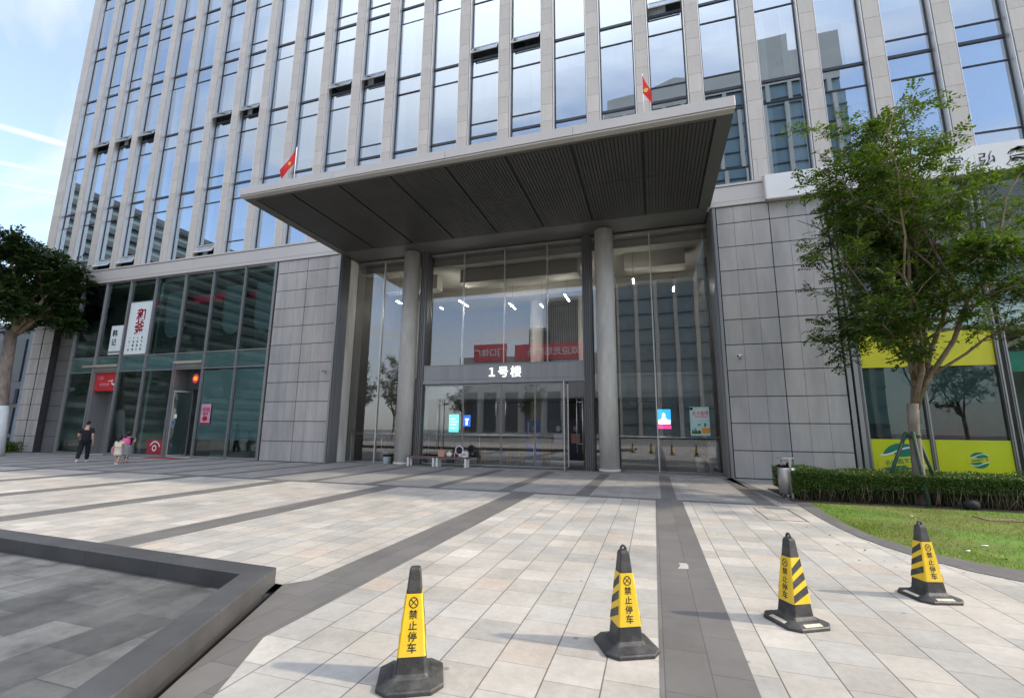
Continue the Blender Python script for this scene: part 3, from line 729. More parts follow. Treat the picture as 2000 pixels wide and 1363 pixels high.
# ------------------------------------------------------------------ entrance glazing
gz = MB(); xs = [-14.25, -12.66, -10.30, -8.36, -6.31, -4.29, -2.42, 0.15, 2.42]
for a, b in zip(xs[:-1], xs[1:]):
    z0 = 4.42 if -10.4 < a < -2.5 else 0.06
    j = rng.normal(0, .004)
    gz.add([(a + .012, YE + j, z0), (b - .012, YE - j, z0), (b - .012, YE - j + .004, 10.0), (a + .012, YE + j + .004, 10.0)], [(0, 1, 2, 3)])
part('entrance_glazing', gz, 'pane_clear', ob)
for bx in [(x - .022, x + .022, YE - .07, YE + .02, 0.02, 9.9) for x in (-12.66, 0.15)] + [(x - .018, x + .018, YE + .01, YE + .16, 4.42, 9.9) for x in (-8.36, -6.31, -4.29)] + [(-14.25, 2.42, YE - .04, YE + .04, 9.9, 10.0), (-14.25, -10.6, YE - .04, YE + .04, .0, .06), (-2.2, 2.42, YE - .04, YE + .04, .0, .06)]:
    part('entrance_mullion', MB().box(*bx), 'silver' if bx[1] - bx[0] < .1 else 'mullion_metal', ob)
for x in (-10.43, -2.66):
    fp = MB(); n = 4; w = .34 / n
    for k in range(n): fp.loft([[(x + w * k + .012, YE - .36, z), (x + w * k + .03, YE - .40, z), (x + w * (k + 1) - .03, YE - .40, z), (x + w * (k + 1) - .012, YE - .36, z)] for z in (.01, 10.0)])
    fp.box(x, x + .34, YE - .36, YE + .25, .01, 10.0)
    for k in range(4):
        y = YE - .30 + .13 * k; fp.box(x + .34, x + .37, y, y + .07, .01, 10.0); fp.box(x - .03, x, y, y + .07, .01, 10.0)
    part('fluted_pilaster', fp, 'flute_metal', ob)
bm1 = MB(); bm1.bbox(-10.08, -2.62, 18.72, 18.95, 3.78, 4.42, .006)
bm2 = MB(); bm2.box(-10.08, -2.62, 18.66, 18.98, 3.60, 3.70); bm2.box(-10.08, -2.62, 18.70, 18.97, 3.70, 3.775); bm2.box(-10.08, -2.62, 18.70, 18.97, 4.425, 4.46)
lb = part('entrance_lintel', bm1, 'flute_light', ob); part('lintel_trim', bm2, 'mullion_metal', lb)
# doors: a row of glass leaves under the lintel
dxs = [-10.05, -8.10, -6.30, -4.78, -3.36, -2.66]
for k, (a, b) in enumerate(zip(dxs[:-1], dxs[1:])):
    if k == 4: continue
    y = 18.82
    fr_ = MB(); fr_.box(a + .01, b - .01, y - .02, y + .03, .03, .11); fr_.box(a + .01, b - .01, y - .02, y + .03, 3.50, 3.58)
    fr_.box(a + .008, a + .028, y - .012, y + .018, .11, 3.50); fr_.box(b - .028, b - .008, y - .012, y + .018, .11, 3.50)
    d_ = part('glass_door', fr_, 'mullion_metal', ob)
    g_ = MB(); j = rng.normal(0, .003); g_.add([(a + .028, y + j, .11), (b - .028, y - j, .11), (b - .028, y - j, 3.5), (a + .028, y + j, 3.5)], [(0, 1, 2, 3)])
    q = part('pane', g_, 'pane_clear', ob); q.parent = d_
od = MB(); a, y0, y1 = -3.36, 17.85, 18.80                       # the leaf that stands open
for zz in ((.03, .12), (3.48, 3.56)): od.box(a - .02, a + .02, y0, y1, *zz)
od.box(a - .025, a + .025, y0, y0 + .05, .12, 3.48); od.box(a - .025, a + .025, y1 - .05, y1, .12, 3.48)
d_ = part('glass_door', od, 'steel', ob)
g_ = MB(); g_.add([(a, y0 + .05, .12), (a, y1 - .05, .12), (a, y1 - .05, 3.48), (a, y0 + .05, 3.48)], [(0, 1, 2, 3)])
q = part('pane', g_, 'pane_clear', ob); q.parent = d_
def handle(x, z0, z1, y=18.72, pair=False):
    h = MB(); h.tube([(x, y, z0), (x, y, z1)], .018, 10)
    for z in (z0 + .3, z1 - .3): h.tube([(x, y, z), (x, y + .09, z)], .012, 8)
    return part('door_handle', h, 'silver', ob)
for x in (-9.30, -9.06): handle(x, .70, 2.95)
for x in (-6.51, -6.07): handle(x, 2.20, 2.80)
h = MB()
for x in (-2.98, -2.74): h.tube([(x, 18.60, .68), (x, 18.60, 2.98)], .017, 10)
for z in (1.05, 2.72): h.tube([(-2.98, 18.60, z), (-2.74, 18.60, z)], .012, 8)
part('door_handle', h, 'steel', ob)
# safety rails behind the glass
for a, b in ((-14.2, -10.7), (-2.0, 2.4), (-10.0, -4.9)):
    rl = MB(); rl.tube([(a, YE + .2, 1.34), (b, YE + .2, 1.34)], .05, 10)
    for x in (a + .05, (a + b) / 2, b - .05): rl.tube([(x, YE + .2, .01), (x, YE + .2, 1.34)], .018, 8)
    part('guard_rail', rl, 'silver', ob)
# lobby: floor, walls, stepped ceiling, round columns, mezzanine edge
lf = MB(); lf.sheet([(-14.3, YE - .3, .008), (2.5, YE - .3, .008), (2.5, 33, .008), (-14.3, 33, .008)])
part('lobby_floor', lf, 'lobby_floor', ob)
lwll = MB(); lwll.box(-14.5, 2.7, 33, 33.3, 0, 10); lwll.box(-14.6, -14.34, YE + .02, 33, 0, 10); lwll.box(2.50, 2.8, YE + .02, 33, 0, 10); lwll.box(-14.3, 2.5, 27.0, 27.2, 3.2, 9.2)
part('lobby_wall', lwll, 'lobby_wall', ob)
sw = MB()
for k in range(26): sw.box(2.32, 2.49, 20.2 + k * .32, 20.36 + k * .32, .02, 9.0)
part('timber_slat', sw, 'slat_wood', ob)
lc = MB(); lc.box(-14.3, 2.5, YE + .05, 33, 9.86, 10.0); lc.box(-14.3, 2.5, YE + .45, 20.0, 9.55, 9.86); lc.box(-14.3, -10.9, 21.3, 22.0, 9.1, 9.86); lc.box(-9.4, -3.2, 21.0, 21.9, 9.15, 9.86); lc.box(-1.0, 1.7, 21.0, 21.9, 9.1, 9.86); lc.box(-14.3, 2.5, 24.5, 33, 9.3, 9.86)
part('lobby_ceiling', lc, 'plaster', ob)
mz = MB(); mz.box(-14.3, 2.5, 24.0, 27.0, 3.25, 3.95); mz.box(-14.3, 2.5, 23.9, 24.0, 3.3, 4.5)
part('mezzanine', mz, 'flute_light', ob)
for x in (-1.70, -10.87):
    c = MB(); c.cyl((x, 18.56, .01), .385, 9.99, 36); c.cyl((x, 18.56, .01), .415, .10, 36)
    part('round_column', c, 'concrete', ob)
for x, y in ((-13.8, 24), (-6.5, 26), (-3.6, 26)):
    c = MB(); c.cyl((x, y, .01), .40, 9.3, 24); part('round_column', c, 'concrete', ob)
for x, y, l in ((-12.9, 20.6, .5), (-.6, 20.3, .6), (-9.6, 21.4, 1.2), (-7.2, 22.6, 1.2), (-4.0, 21.8, 1.2), (-5.6, 23.2, .6), (-12.6, 21.6, .3), (-11.2, 22.4, .3), (1.2, 22.0, .6)):
    c = MB(); c.box(x - .022, x + .022, y, y + l, 8.30, 8.33); part('lobby_lamp', c, 'lamp_white', ob)
    c = MB(); c.tube([(x, y + l / 2, 8.33), (x, y + l / 2, 9.86)], .008, 6); q = part('lamp_rod', c, 'frame_dark', ob)

# ------------------------------------------------------------------ ground-floor shops (parts of the block)
YS = 17.80
def mullions(xs, z0, z1, name='shopfront_mullion', mat='mullion_metal', w=.075):
    for x in xs:
        mb = MB(); mb.box(x - w / 2, x + w / 2, YS - .10, YS + .08, z0, z1); mb.box(x - .012, x + .012, YS - .13, YS - .10, z0, z1)
        part(name, mb, mat, ob)
def rails(x0, x1, zs, name='shopfront_rail', h=.05):
    for z in zs: part(name, MB().box(x0, x1, YS - .05, YS + .05, z - h / 2, z + h / 2), 'mullion_metal', ob)
def panes(quads, mat, name='shopfront_glass', y=YS):
    mb = MB()
    for a, b, z0, z1 in quads:
        j = rng.normal(0, .004); j2 = rng.normal(0, .006)
        mb.add([(a, y + j, z0), (b, y - j, z0), (b, y - j + j2, z1), (a, y + j + j2, z1)], [(0, 1, 2, 3)])
    return part(name, mb, mat, ob)
LX = [-33.02, -30.90, -28.85, -26.80, -24.55, -22.50, -20.30, -18.28]
mullions(LX[1:-1], .0, 10.0)
mullions([LX[0], LX[-1]], .0, 10.0, w=.12)
REC = (1, 4)
qs = [(a + .04, b - .04, 5.52, 9.95) for a, b in zip(LX[:-1], LX[1:])]
qs += [(a + .04, b - .04, .12, 4.55) for k, (a, b) in enumerate(zip(LX[:-1], LX[1:])) if k not in REC]
panes(qs, 'pane_teal')
panes([(a + .04, b - .04, 4.66, 5.46) for k, (a, b) in enumerate(zip(LX[:-1], LX[1:]))], 'film_pale', 'transom_panel', YS + .012)
panes([(a + .04, b - .04, 4.66, 5.46) for k, (a, b) in enumerate(zip(LX[:-1], LX[1:]))], 'pane_teal', 'transom_glass')
rails(LX[0], LX[-1], (5.49, 4.62)); rails(LX[0], LX[-1], (9.97,), h=.07)
for k, (a, b) in enumerate(zip(LX[:-1], LX[1:])):
    if k not in REC: rails(a, b, (.07,), 'shopfront_sill', .12)
panes([(-22.44, -20.34, .95, 4.50), (-20.26, -18.4, .95, 4.50)], 'film_pale', 'window_film', YS + .03)
# rooms of the left shop
rm = MB()
rm.box(-33.0, -18.3, 24.5, 24.7, 0, 10.0); rm.box(-33.2, -33.05, YS + .1, 24.5, 0, 10); rm.box(-18.28, -18.15, YS + .1, 24.5, 0, 10)
rm.box(-33.0, -18.3, YS + 2.0, 24.5, 4.6, 5.3); rm.box(-33.0, -18.3, YS + .3, 24.5, 9.8, 10.0); rm.sheet([(-33, YS, .01), (-18.3, YS, .01), (-18.3, 24.5, .01), (-33, 24.5, .01)])
rm.box(-26.9, -26.7, YS + .3, 24.5, 0, 10); rm.box(-29.2, -28.6, YS + 2.4, YS + 2.8, 5.4, 9.6)
part('shop_wall', rm, 'shop_wall', ob)
for k, tx in ((3, 'R'), (5, 'U'), (6, 'U')):          # big pale shapes hung inside the upper windows
    a, b = LX[k], LX[k + 1]; q = MB()
    q.loft([[(x, YS + .5 + dy, z) for x, z in [(a + .95 + .72 * math.cos(t), 7.35 + .85 * math.sin(t)) for t in np.linspace(math.pi, 2 * math.pi, 13)] + [(a + 1.68, 9.2), (a + .22, 9.25)]] for dy in (0, .06)])
    part('hanging_panel', q, 'film_dim', ob)
q = MB(); q.box(-28.6, -18.4, YS + .9, YS + .96, 8.55, 9.05); part('hanging_banner', q, 'far_red', ob)
# recessed doorways
for a, b, kind in ((-30.86, -28.89, 0), (-24.51, -22.54, 1)):
    w = MB(); w.box(a, a + .04, YS, YS + .95, .01, 4.95); w.box(b - .04, b, YS, YS + .95, .01, 4.95); w.box(a, b, YS - .02, YS + .95, 4.70, 4.98) ; w.box(a + .04, a + (1.05 if kind == 0 else .35), YS + .88, YS + .95, .01, 4.7)
    part('doorway_lining', w, 'flute_light', ob)
    c = MB(); c.box(a - (.9 if kind == 0 else .0), b, YS - .16, YS - .02, 4.90, 5.04); part('doorway_canopy', c, 'plaster', ob)
d = MB(); d.box(-29.80, -28.95, YS + .86, YS + .92, .05, 3.5); dd = part('shop_door', d, 'door_navy', ob)
d = MB(); d.tube([(-29.02, YS + .82, .8), (-29.02, YS + .82, 2.6)], .02, 8); q = part('door_handle', d, 'steel', ob); q.parent = dd
for ax, ay, bx, by in ((-24.46, YS + .05, -24.10, YS + .86), (-23.15, YS + .55, -22.62, YS + .56)):
    d = MB(); v = Vector((bx - ax, by - ay, 0)); n_ = v.normalized(); pz = Vector((-n_.y, n_.x, 0)) * .02
    def stick(t0, t1, z0, z1):
        p, r = Vector((ax, ay, 0)) + v * t0, Vector((ax, ay, 0)) + v * t1
        d.loft([[tuple(e + Vector((0, 0, z))) for e in (p - pz, r - pz, r + pz, p + pz)] for z in (z0, z1)])
    stick(0, .06, .03, 3.5); stick(.94, 1, .03, 3.5); stick(.06, .94, .03, .13); stick(.06, .94, 3.4, 3.5)
    dd = part('shop_door', d, 'mullion_metal', ob)
    gq = MB(); p, r = Vector((ax, ay, 0)) + v * .06, Vector((ax, ay, 0)) + v * .94; gq.add([(p.x, p.y, .13), (r.x, r.y, .13), (r.x, r.y, 3.4), (p.x, p.y, 3.4)], [(0, 1, 2, 3)])
    q = part('pane', gq, 'pane_teal', ob); q.parent = dd

# right-hand shop
RX = [6.56, 8.34, 10.36, 10.52, 12.6, 14.7, 16.2]
mullions([6.66, 8.34, 10.34, 10.54, 12.6, 14.7], .0, 10.0, w=.09)
panes([(a + .04, b - .04, 5.75, 9.95) for a, b in ((6.66, 8.34), (8.34, 10.34), (10.54, 12.6), (12.6, 14.7), (14.7, 16.2))], 'pane_teal')
panes([(a + .04, b - .04, .1, 4.92) for a, b in ((6.66, 8.34), (8.34, 10.34), (12.6, 14.7), (14.7, 16.2))], 'pane_teal')
panes([(a + .04, b - .04, 5.02, 5.66) for a, b in ((6.66, 8.34), (8.34, 10.34), (10.54, 12.6), (12.6, 14.7), (14.7, 16.2))], 'film_pale', 'transom_panel')
rails(6.6, 16.2, (5.70, 4.97)); rails(6.6, 16.2, (.06,), h=.1)
panes([(6.72, 8.28, 3.72, 4.85), (8.42, 10.28, 3.72, 4.85)], 'yellow_print', 'printed_band', YS - .03)
for a, b, zb in ((6.72, 8.26, 1.93), (8.44, 10.2, 2.62)):
    bl = MB(); n = 1
    bl.box(a, b, YS + .16, YS + .175, zb, 3.70); bl.box(a, b, YS + .15, YS + .185, zb - .03, zb)
    part('roller_blind', bl, 'film_dim', ob)
rm = MB(); rm.box(6.5, 16.3, 23.5, 23.7, 0, 10); rm.box(6.45, 6.6, YS + .1, 23.5, 0, 10); rm.box(6.5, 16.3, YS + .4, 23.5, 4.9, 5.6); rm.box(6.5, 16.3, YS + .3, 23.5, 9.8, 10); rm.sheet([(6.5, YS, .01), (16.3, YS, .01), (16.3, 23.5, .01), (6.5, 23.5, .01)]); rm.box(10.4, 10.5, YS + .1, 22, 0, 4.9)
part('shop_wall', rm, 'shop_wall', ob)
cb = MB(); cb.box(8.5, 10.2, YS + .9, YS + 1.5, 1.38, 1.72); cb.box(6.9, 8.1, YS + 1.6, YS + 2.2, .02, 1.5)
part('shop_counter', cb, 'mat_red', ob)
# lime-green printed panels in the lower windows
def lime_panel(a, b, big):
    z0, z1 = .10, 1.40; y = YS - .055
    th = thing('printed_window_panel', 'lime green window panel with a %s' % ('large half hidden green emblem, behind the tree stake' if big else 'small green emblem and a thin line, right of the tree trunk'), 'window panel', ((a + b) / 2, y, z0), group='lime green printed panels in the shop window')
    m = MB(); m.box(a, b, y, y + .012, z0, z1); part('board', m, 'lime_print', th)
    cx, cz, r = ((a + b) / 2 + (.02 if big else .1), .80 if not big else .72, .24 if not big else .56)
    e = MB()
    def arc(zs):
        pts_t = [(cx + r * math.sin(t), cz + r * 1.0 * math.cos(t)) for t in np.linspace(-1.25, 1.25, 22)]
        base = [(cx + r * .95, cz + r * .30), (cx + r * .35, cz + r * .10), (cx - r * .95, cz + r * .31)]
        return pts_t, base
    t_, b_ = arc(1); poly = t_ + [(cx + r * .9, cz + .36 * r), (cx, cz + .2 * r), (cx - r * .5, cz + .46 * r)]
    e.loft([[(x, y - .004, z) for x, z in poly][::-1], [(x, y, z) for x, z in poly][::-1]])
    poly2 = [(2 * cx - x, 2 * cz - z) for x, z in poly]
    e.loft([[(x, y - .004, z) for x, z in poly2][::-1], [(x, y, z) for x, z in poly2][::-1]])
    part('emblem', e, 'green_print', th)
    w = MB()
    for s_ in (1, -1):
        cv = [(cx + s_ * r * t, cz + s_ * (r * (.50 + .22 * math.sin(t * 2.2 + .6)))) for t in np.linspace(-1.05, 1.0, 14)]
        w.loft([[(x, y - .006, z), (x, y - .006, z + .045 * r * 2)] for x, z in cv], False, False, closed=False)
    part('swoosh', w, 'white_paint', th)
    bnd = MB(); bnd.add([(cx - 1.25 * r, y - .008, cz - .42 * r), (cx + 1.15 * r, y - .008, cz - .02 * r), (cx + 1.25 * r, y - .008, cz + .42 * r), (cx - 1.2 * r, y - .008, cz + .05 * r)], [(0, 1, 2, 3)])
    part('band', bnd, 'yellow_print', th)
    M_ = wallM(cx, y - .012, cz + .01) @ Matrix.Rotation(R(9), 4, 'Z')
    part('lettering', text_mb('名印图文广告', .30 * r, M_, .002, .004), 'green_print', th)
    if not big:
        l = MB(); l.box(a + .2, b - .15, y - .004, y, z0 + .26, z0 + .285); part('rule', l, 'green_print', th)
lime_panel(6.72, 8.28, True); lime_panel(8.42, 10.28, False)
# dark doorway bay right of it, with a green and cream awning frame inside
aw = thing('folding_awning', 'green canvas awning with a cream top inside the dark shop bay at the right edge', 'awning', (11.6, 18.6, 0))
m = MB(); m.loft([[(10.75, 18.3, 4.35), (11.5, 18.3, 4.75), (12.5, 18.3, 4.35), (12.5, 18.3, 4.22), (11.5, 18.3, 4.6), (10.75, 18.3, 4.22)], [(10.75, 19.3, 4.35), (11.5, 19.3, 4.75), (12.5, 19.3, 4.35), (12.5, 19.3, 4.22), (11.5, 19.3, 4.6), (10.75, 19.3, 4.22)]])
part('canopy', m, 'plaster', aw)
m = MB(); m.box(10.8, 12.45, 18.34, 18.36, 3.55, 4.2); part('valance', m, 'green_print', aw)
m = MB()
for x in (10.8, 12.4): m.tube([(x, 18.4, .01), (x, 18.4, 4.3)], .03, 8)
part('post', m, 'frame_dark', aw)

# ------------------------------------------------------------------ signs and posters
def sign_board(name, label, cat, x0, x1, z0, z1, y, mat, d=.03, edge=None):
    th = thing(name, label, cat, ((x0 + x1) / 2, y, z0))
    m = MB(); m.bbox(x0, x1, y, y + d, z0, z1, min(.006, d * .3)); part('board', m, mat, th)
    return th
sg = thing('building_number_sign', 'white raised characters of the building number on the lintel over the glass doors', 'sign', (-6.15, 18.7, 3.9))
for ch, x in (('１', -6.72), ('号', -6.20), ('楼', -5.62)):
    part('lettering', text_mb(ch, .50, wallM(x, 18.70, 4.08), .02, .006), 'letter_lit', sg)
sg = sign_board('shop_sign', 'long white fascia sign with black brush lettering behind the leafy tree', 'sign', 4.33, 16.2, 10.02, 10.96, 17.44, 'white_sign', .22)
m = MB(); m.box(4.30, 16.22, 17.42, 17.66, 9.98, 10.02); m.box(4.29, 4.33, 17.42, 17.66, 9.98, 10.97); part('edge_trim', m, 'ledge_metal', sg)
for ch, x, s_ in (('堂', 9.95, .50), ('弘', 10.80, .52), ('震', 11.58, .60), ('号', 12.6, .6)):
    gm = text_mb(ch, s_, wallM(x, 17.435, 10.47) @ Matrix.Rotation(R(4), 4, 'Z'), .006, -.006)
    gm.v = [(px_ + .22 * (pz_ - 10.47) + .022 * math.sin(pz_ * 19 + x), py_, pz_ + .035 * math.sin(px_ * 11) + .02 * math.sin(px_ * 23 + 1)) for px_, py_, pz_ in gm.v]   # slanted, uneven brush hand
    part('lettering', gm, 'ink', sg)
sg = sign_board('hanging_poster', 'tall pale poster with two big dark red characters in the upper shop window', 'poster', -28.66, -26.92, 5.58, 8.62, YS - .04, 'blind_fabric', .02)
for ch, z in (('和', 7.85), ('釜', 7.12)):
    part('lettering', text_mb(ch, .80, wallM(-27.72, YS - .048, z), .003, .022, .95), 'red_dark_ink', sg)
for c_, (x, t) in enumerate(((-28.35, '一口一品'), (-28.02, '十里飘香'), (-27.70, '人间烟火'), (-27.38, '和气生财'))):
    for r_, ch in enumerate(t): part('small_lettering', text_mb(ch, .15, wallM(x, YS - .045, 6.52 - .22 * r_ - .0), .002, .003), 'ink', sg)
m = MB(); m.box(-28.70, -28.66, YS - .05, YS - .01, 5.54, 8.66); m.box(-26.92, -26.88, YS - .05, YS - .01, 5.54, 8.66); m.box(-28.66, -26.92, YS - .05, YS - .01, 8.62, 8.66); m.box(-28.66, -26.92, YS - .05, YS - .01, 5.54, 5.58); part('frame', m, 'flute_light', sg)
sg = sign_board('small_poster', 'small pale poster with two black characters left of the tall poster', 'poster', -29.98, -28.95, 5.62, 7.32, YS - .04, 'blind_fabric', .02)
for ch, z in (('韩', 6.88), ('记', 6.34)): part('lettering', text_mb(ch, .42, wallM(-29.62, YS - .048, z), .003, .012), 'ink', sg)
m = MB(); m.box(-29.95, -29.0, YS - .046, YS - .04, 5.70, 5.82); part('stripe', m, 'far_teal', sg)
sg = sign_board('red_shop_sign', 'red hanging sign box with white script above the grey shop doorway', 'sign', -30.78, -28.92, 3.55, 4.62, YS + .06, 'sign_red', .30)
part('lettering', text_mb('门店', .22, wallM(-30.35, YS + .055, 4.30), .003, .004), 'paper_pink', sg)
part('lettering', text_mb('麻辣香锅', .20, wallM(-29.98, YS + .055, 3.92), .003, .004), 'paper_pink', sg)
m = MB(); m.loft([[(x, YS + .052, z - w) , (x, YS + .052, z + w)] for x, z, w in ((-29.75, 4.12, .01), (-29.5, 4.10, .03), (-29.32, 4.16, .05), (-29.42, 3.98, .05), (-29.2, 3.90, .05), (-28.98, 3.92, .02))], False, False, closed=False); part('swash', m, 'white_paint', sg)
sg = thing('neon_sun_sign', 'dark sign box with a glowing orange sun above the open shop door', 'sign', (-23.4, YS + .5, 3.55))
m = MB(); m.bbox(-24.05, -22.58, YS + .45, YS + .8, 3.56, 4.66, .005); part('board', m, 'frame_dark', sg)
m = MB(); cx, cz = -23.55, 4.15
for k in range(11):
    a = 2 * math.pi * k / 11; c0 = (cx + .15 * math.cos(a), cz + .15 * math.sin(a)); c1 = (cx + .27 * math.cos(a), cz + .27 * math.sin(a)); q = (-math.sin(a) * .03, math.cos(a) * .03)
    m.loft([[(c0[0] - q[0], y_, c0[1] - q[1]), (c0[0] + q[0], y_, c0[1] + q[1]), (c1[0], y_, c1[1])] for y_ in (YS + .43, YS + .45)])
part('ray', m, 'neon_pink', sg)
m = MB(); m.loft([[(cx + .12 * math.cos(t), y_, cz + .12 * math.sin(t)) for t in np.linspace(0, 6.283, 17)[:-1]] for y_ in (YS + .42, YS + .45)]); part('disc', m, 'neon_orange', sg)
part('lettering', text_mb('阳光', .20, wallM(-23.05, YS + .445, 4.12), .004, .008), 'neon_pink', sg)
sg = sign_board('pink_poster', 'pale pink poster with dark red print on the teal shop window', 'poster', -22.26, -21.62, 1.70, 2.74, YS - .035, 'paper_pink', .012)
part('lettering', text_mb('招租', .26, wallM(-21.92, YS - .038, 2.46), .002, .008), 'red_dark_ink', sg)
part('lettering', text_mb('咖啡', .17, wallM(-21.94, YS - .038, 2.24), .002, .004), 'red_dark_ink', sg)
m = MB(); m.box(-22.25, -21.63, YS - .040, YS - .035, 1.71, 1.80); m.loft([[(-21.95 + .17 * math.cos(t), y_, 2.0 + .13 * math.sin(t)) for t in np.linspace(0, 6.283, 13)[:-1]] for y_ in (YS - .041, YS - .035)]); part('print', m, 'red_dark_ink', sg)
sg = sign_board('window_sticker', 'square red window sticker with white rings low on the dark glass', 'sticker', -25.76, -24.66, .15, .88, YS - .03, 'mat_red', .01)
m = MB()
def ring(m, cx, cz, r0, r1, y, t0=0, t1=6.2832, n=24):
    ts = np.linspace(t0, t1, n)
    m.loft([[(cx + r0 * math.cos(t), y, cz + r0 * math.sin(t)), (cx + r1 * math.cos(t), y, cz + r1 * math.sin(t))] for t in ts], False, False, closed=False)
ring(m, -25.22, .46, .10, .16, YS - .034); ring(m, -25.2, .42, .34, .40, YS - .034, .3, 2.7); part('print', m, 'white_paint', sg)
m = MB(); m.box(-24.44, -24.2, YS + .02, YS + .03, 2.0, 2.22); 
solo('door_notice', MB().box(-24.40, -24.18, YS + .16, YS + .17, 2.02, 2.24), 'white_paint', 'small white notice stuck on the open glass shop door', 'notice')
solo('door_notice', MB().box(-24.42, -24.2, YS + .14, YS + .15, 1.70, 1.88), 'plastic_blue', 'small blue notice below the white one on the shop door', 'notice')
solo('door_mat', MB().bbox(-24.9, -22.75, 17.05, 17.62, .008, .024, .004), 'mat_red', 'worn red mat on the paving outside the open shop door', 'door mat')
# lit displays and posters in the lobby
def kiosk(label, x0, x1, z0, z1, y, stand=True):
    th = thing('display_screen', label, 'display', ((x0 + x1) / 2, y, 0))
    m = MB(); m.bbox(x0 - .035, x1 + .035, y, y + .07, z0 - .05, z1 + .05, .006)
    if stand: m.box((x0 + x1) / 2 - .06, (x0 + x1) / 2 + .06, y + .02, y + .06, .05, z0); m.box((x0 + x1) / 2 - .28, (x0 + x1) / 2 + .28, y - .18, y + .22, .01, .05)
    part('cabinet', m, 'frame_dark', th)
    return th
k = kiosk('turquoise lit screen standing in the lobby behind the glass doors', -9.40, -8.90, 1.45, 2.28, 20.2)
m = MB(); m.box(-9.40, -8.90, 20.19, 20.20, 1.45, 2.28); part('screen', m, 'screen_turquoise', k)
m = MB()
for z in (1.62, 1.78, 1.92, 2.05): m.box(-9.32, -9.02 + .06 * math.sin(z * 30), 20.185, 20.19, z, z + .05)
part('picture', m, 'screen_pale', k)
k = kiosk('small blue lit screen right of the turquoise one in the lobby', -8.78, -8.42, 1.72, 2.26, 20.5)
m = MB(); m.box(-8.78, -8.42, 20.49, 20.50, 1.72, 2.26); part('screen', m, 'screen_blue', k)
m = MB(); m.box(-8.70, -8.5, 20.485, 20.49, 2.02, 2.10); m.box(-8.66, -8.56, 20.485, 20.49, 1.78, 2.0); part('picture', m, 'screen_white', k)
k = kiosk('blue and magenta lit screen beside the lobby column', .16, .68, 1.68, 2.46, 19.55)
m = MB(); m.box(.16, .68, 19.54, 19.55, 1.95, 2.46); part('screen', m, 'screen_sky', k)
m = MB(); m.box(.19, .66, 19.535, 19.54, 1.86, 2.04); m.loft([[(.41 + .07 * math.cos(t), y_, 2.22 + .1 * math.sin(t)) for t in np.linspace(0, 6.283, 13)[:-1]] for y_ in (19.53, 19.54)]); m.loft([[(x, y_, z) for x, z in ((.28, 2.04), (.55, 2.04), (.48, 2.14), (.35, 2.14))] for y_ in (19.53, 19.54)]); part('picture', m, 'screen_white', k)
m = MB(); m.box(.18, .68, 19.54, 19.55, 1.68, 1.83); part('banner', m, 'screen_magenta', k)
ps = sign_board('advert_poster', 'pale mint poster with red heading and small cartoon figures on the right pane', 'poster', 1.36, 2.06, 1.42, 2.52, YE - .09, 'mint_paper', .015)
m = MB(); m.box(1.36, 1.48, YE - .095, YE - .09, 1.95, 2.50); m.box(1.37, 1.62, YE - .095, YE - .09, 2.40, 2.50); part('mint_border', m, 'mint_paper', ps)
part('lettering', text_mb('反诈宣传', .165, wallM(1.74, YE - .098, 2.28), .002, .006, .85), 'sign_red', ps)
part('lettering', text_mb('守护平安你我', .075, wallM(1.74, YE - .098, 2.14), .002, .003), 'sign_red', ps)
m = MB(); m.box(1.76, 2.05, YE - .095, YE - .09, 1.52, 1.72); part('orange_print', m, 'orange_print', ps)
m = MB(); m.box(1.46, 1.98, YE - .094, YE - .09, 2.05, 2.42); part('heading_panel', m, 'white_paint', ps)
m = MB()
for x, h in ((1.44, .20), (1.52, .26), (1.58, .18)): m.loft([[(x - .05, y_, 1.5), (x + .05, y_, 1.5), (x, y_, 1.5 + h)] for y_ in (YE - .096, YE - .09)])
part('green_print', m, 'lawn_base', ps)
m = MB(); m.box(1.63, 1.72, YE - .096, YE - .09, 1.50, 1.62); m.box(1.62, 1.73, YE - .096, YE - .09, 1.82, 1.86); m.box(1.86, 1.91, YE - .096, YE - .09, 1.76, 1.9); part('figure_print', m, 'ink', ps)
bxx = MB(); bxx.bbox(1.95, 2.36, YE + .12, YE + .5, .02, 1.2, .006); solo('white_cabinet', bxx, 'flute_light', 'pale grey cabinet behind the glass at the right end of the lobby', 'cabinet')
# ------------------------------------------------------------------ flags on the canopy edge
def flag(label, x, y, z, lean, sway):
    th = thing('flag', label, 'flag', (x, y, z), group='small red flags on the canopy edge')
    m = MB(); m.tube([(x, y, z), (x, y, z + 1.36)], .014, 8); m.ell((x, y, z + 1.37), (.022, .022, .022), 8, 6); part('pole', m, 'white_paint', th)
    rows, n = 9, 9; rings = []
    for i in range(n + 1):
        t = i / n; ring_ = []
        for j in range(rows + 1):
            u_ = j / rows; drop = t * sway[1]; 
            px = x + sway[0] * t * (1 - .35 * u_ * (1 - t)) ; py = y - .02 + .05 * math.sin(5 * t + 3 * u_) * t; pz = z + 1.33 - u_ * .58 * (1 - .45 * t) - drop
            ring_.append((px, py, pz))
        rings.append(ring_)
    m.v  # pole already built
    c = MB(); c.loft(rings, False, False, True, closed=False); part('cloth', c, 'flag_red', th)
    st = MB(); st.add([(x + sway[0] * .35 + .07 * math.cos(a), y - .045, z + 1.02 - .35 * sway[1] + .07 * math.sin(a)) for a in np.linspace(0, 6.283, 11)[:-1]], [tuple(range(10))]); part('star', st, 'gold', th)
flag('small red flag blown left of its pole at the canopy left end', -12.18, 12.15, CZ1, 0, (-.62, .80))
flag('small red flag drooping along its pole at the right end of the canopy', .12, 12.15, CZ1, 0, (.24, .62))
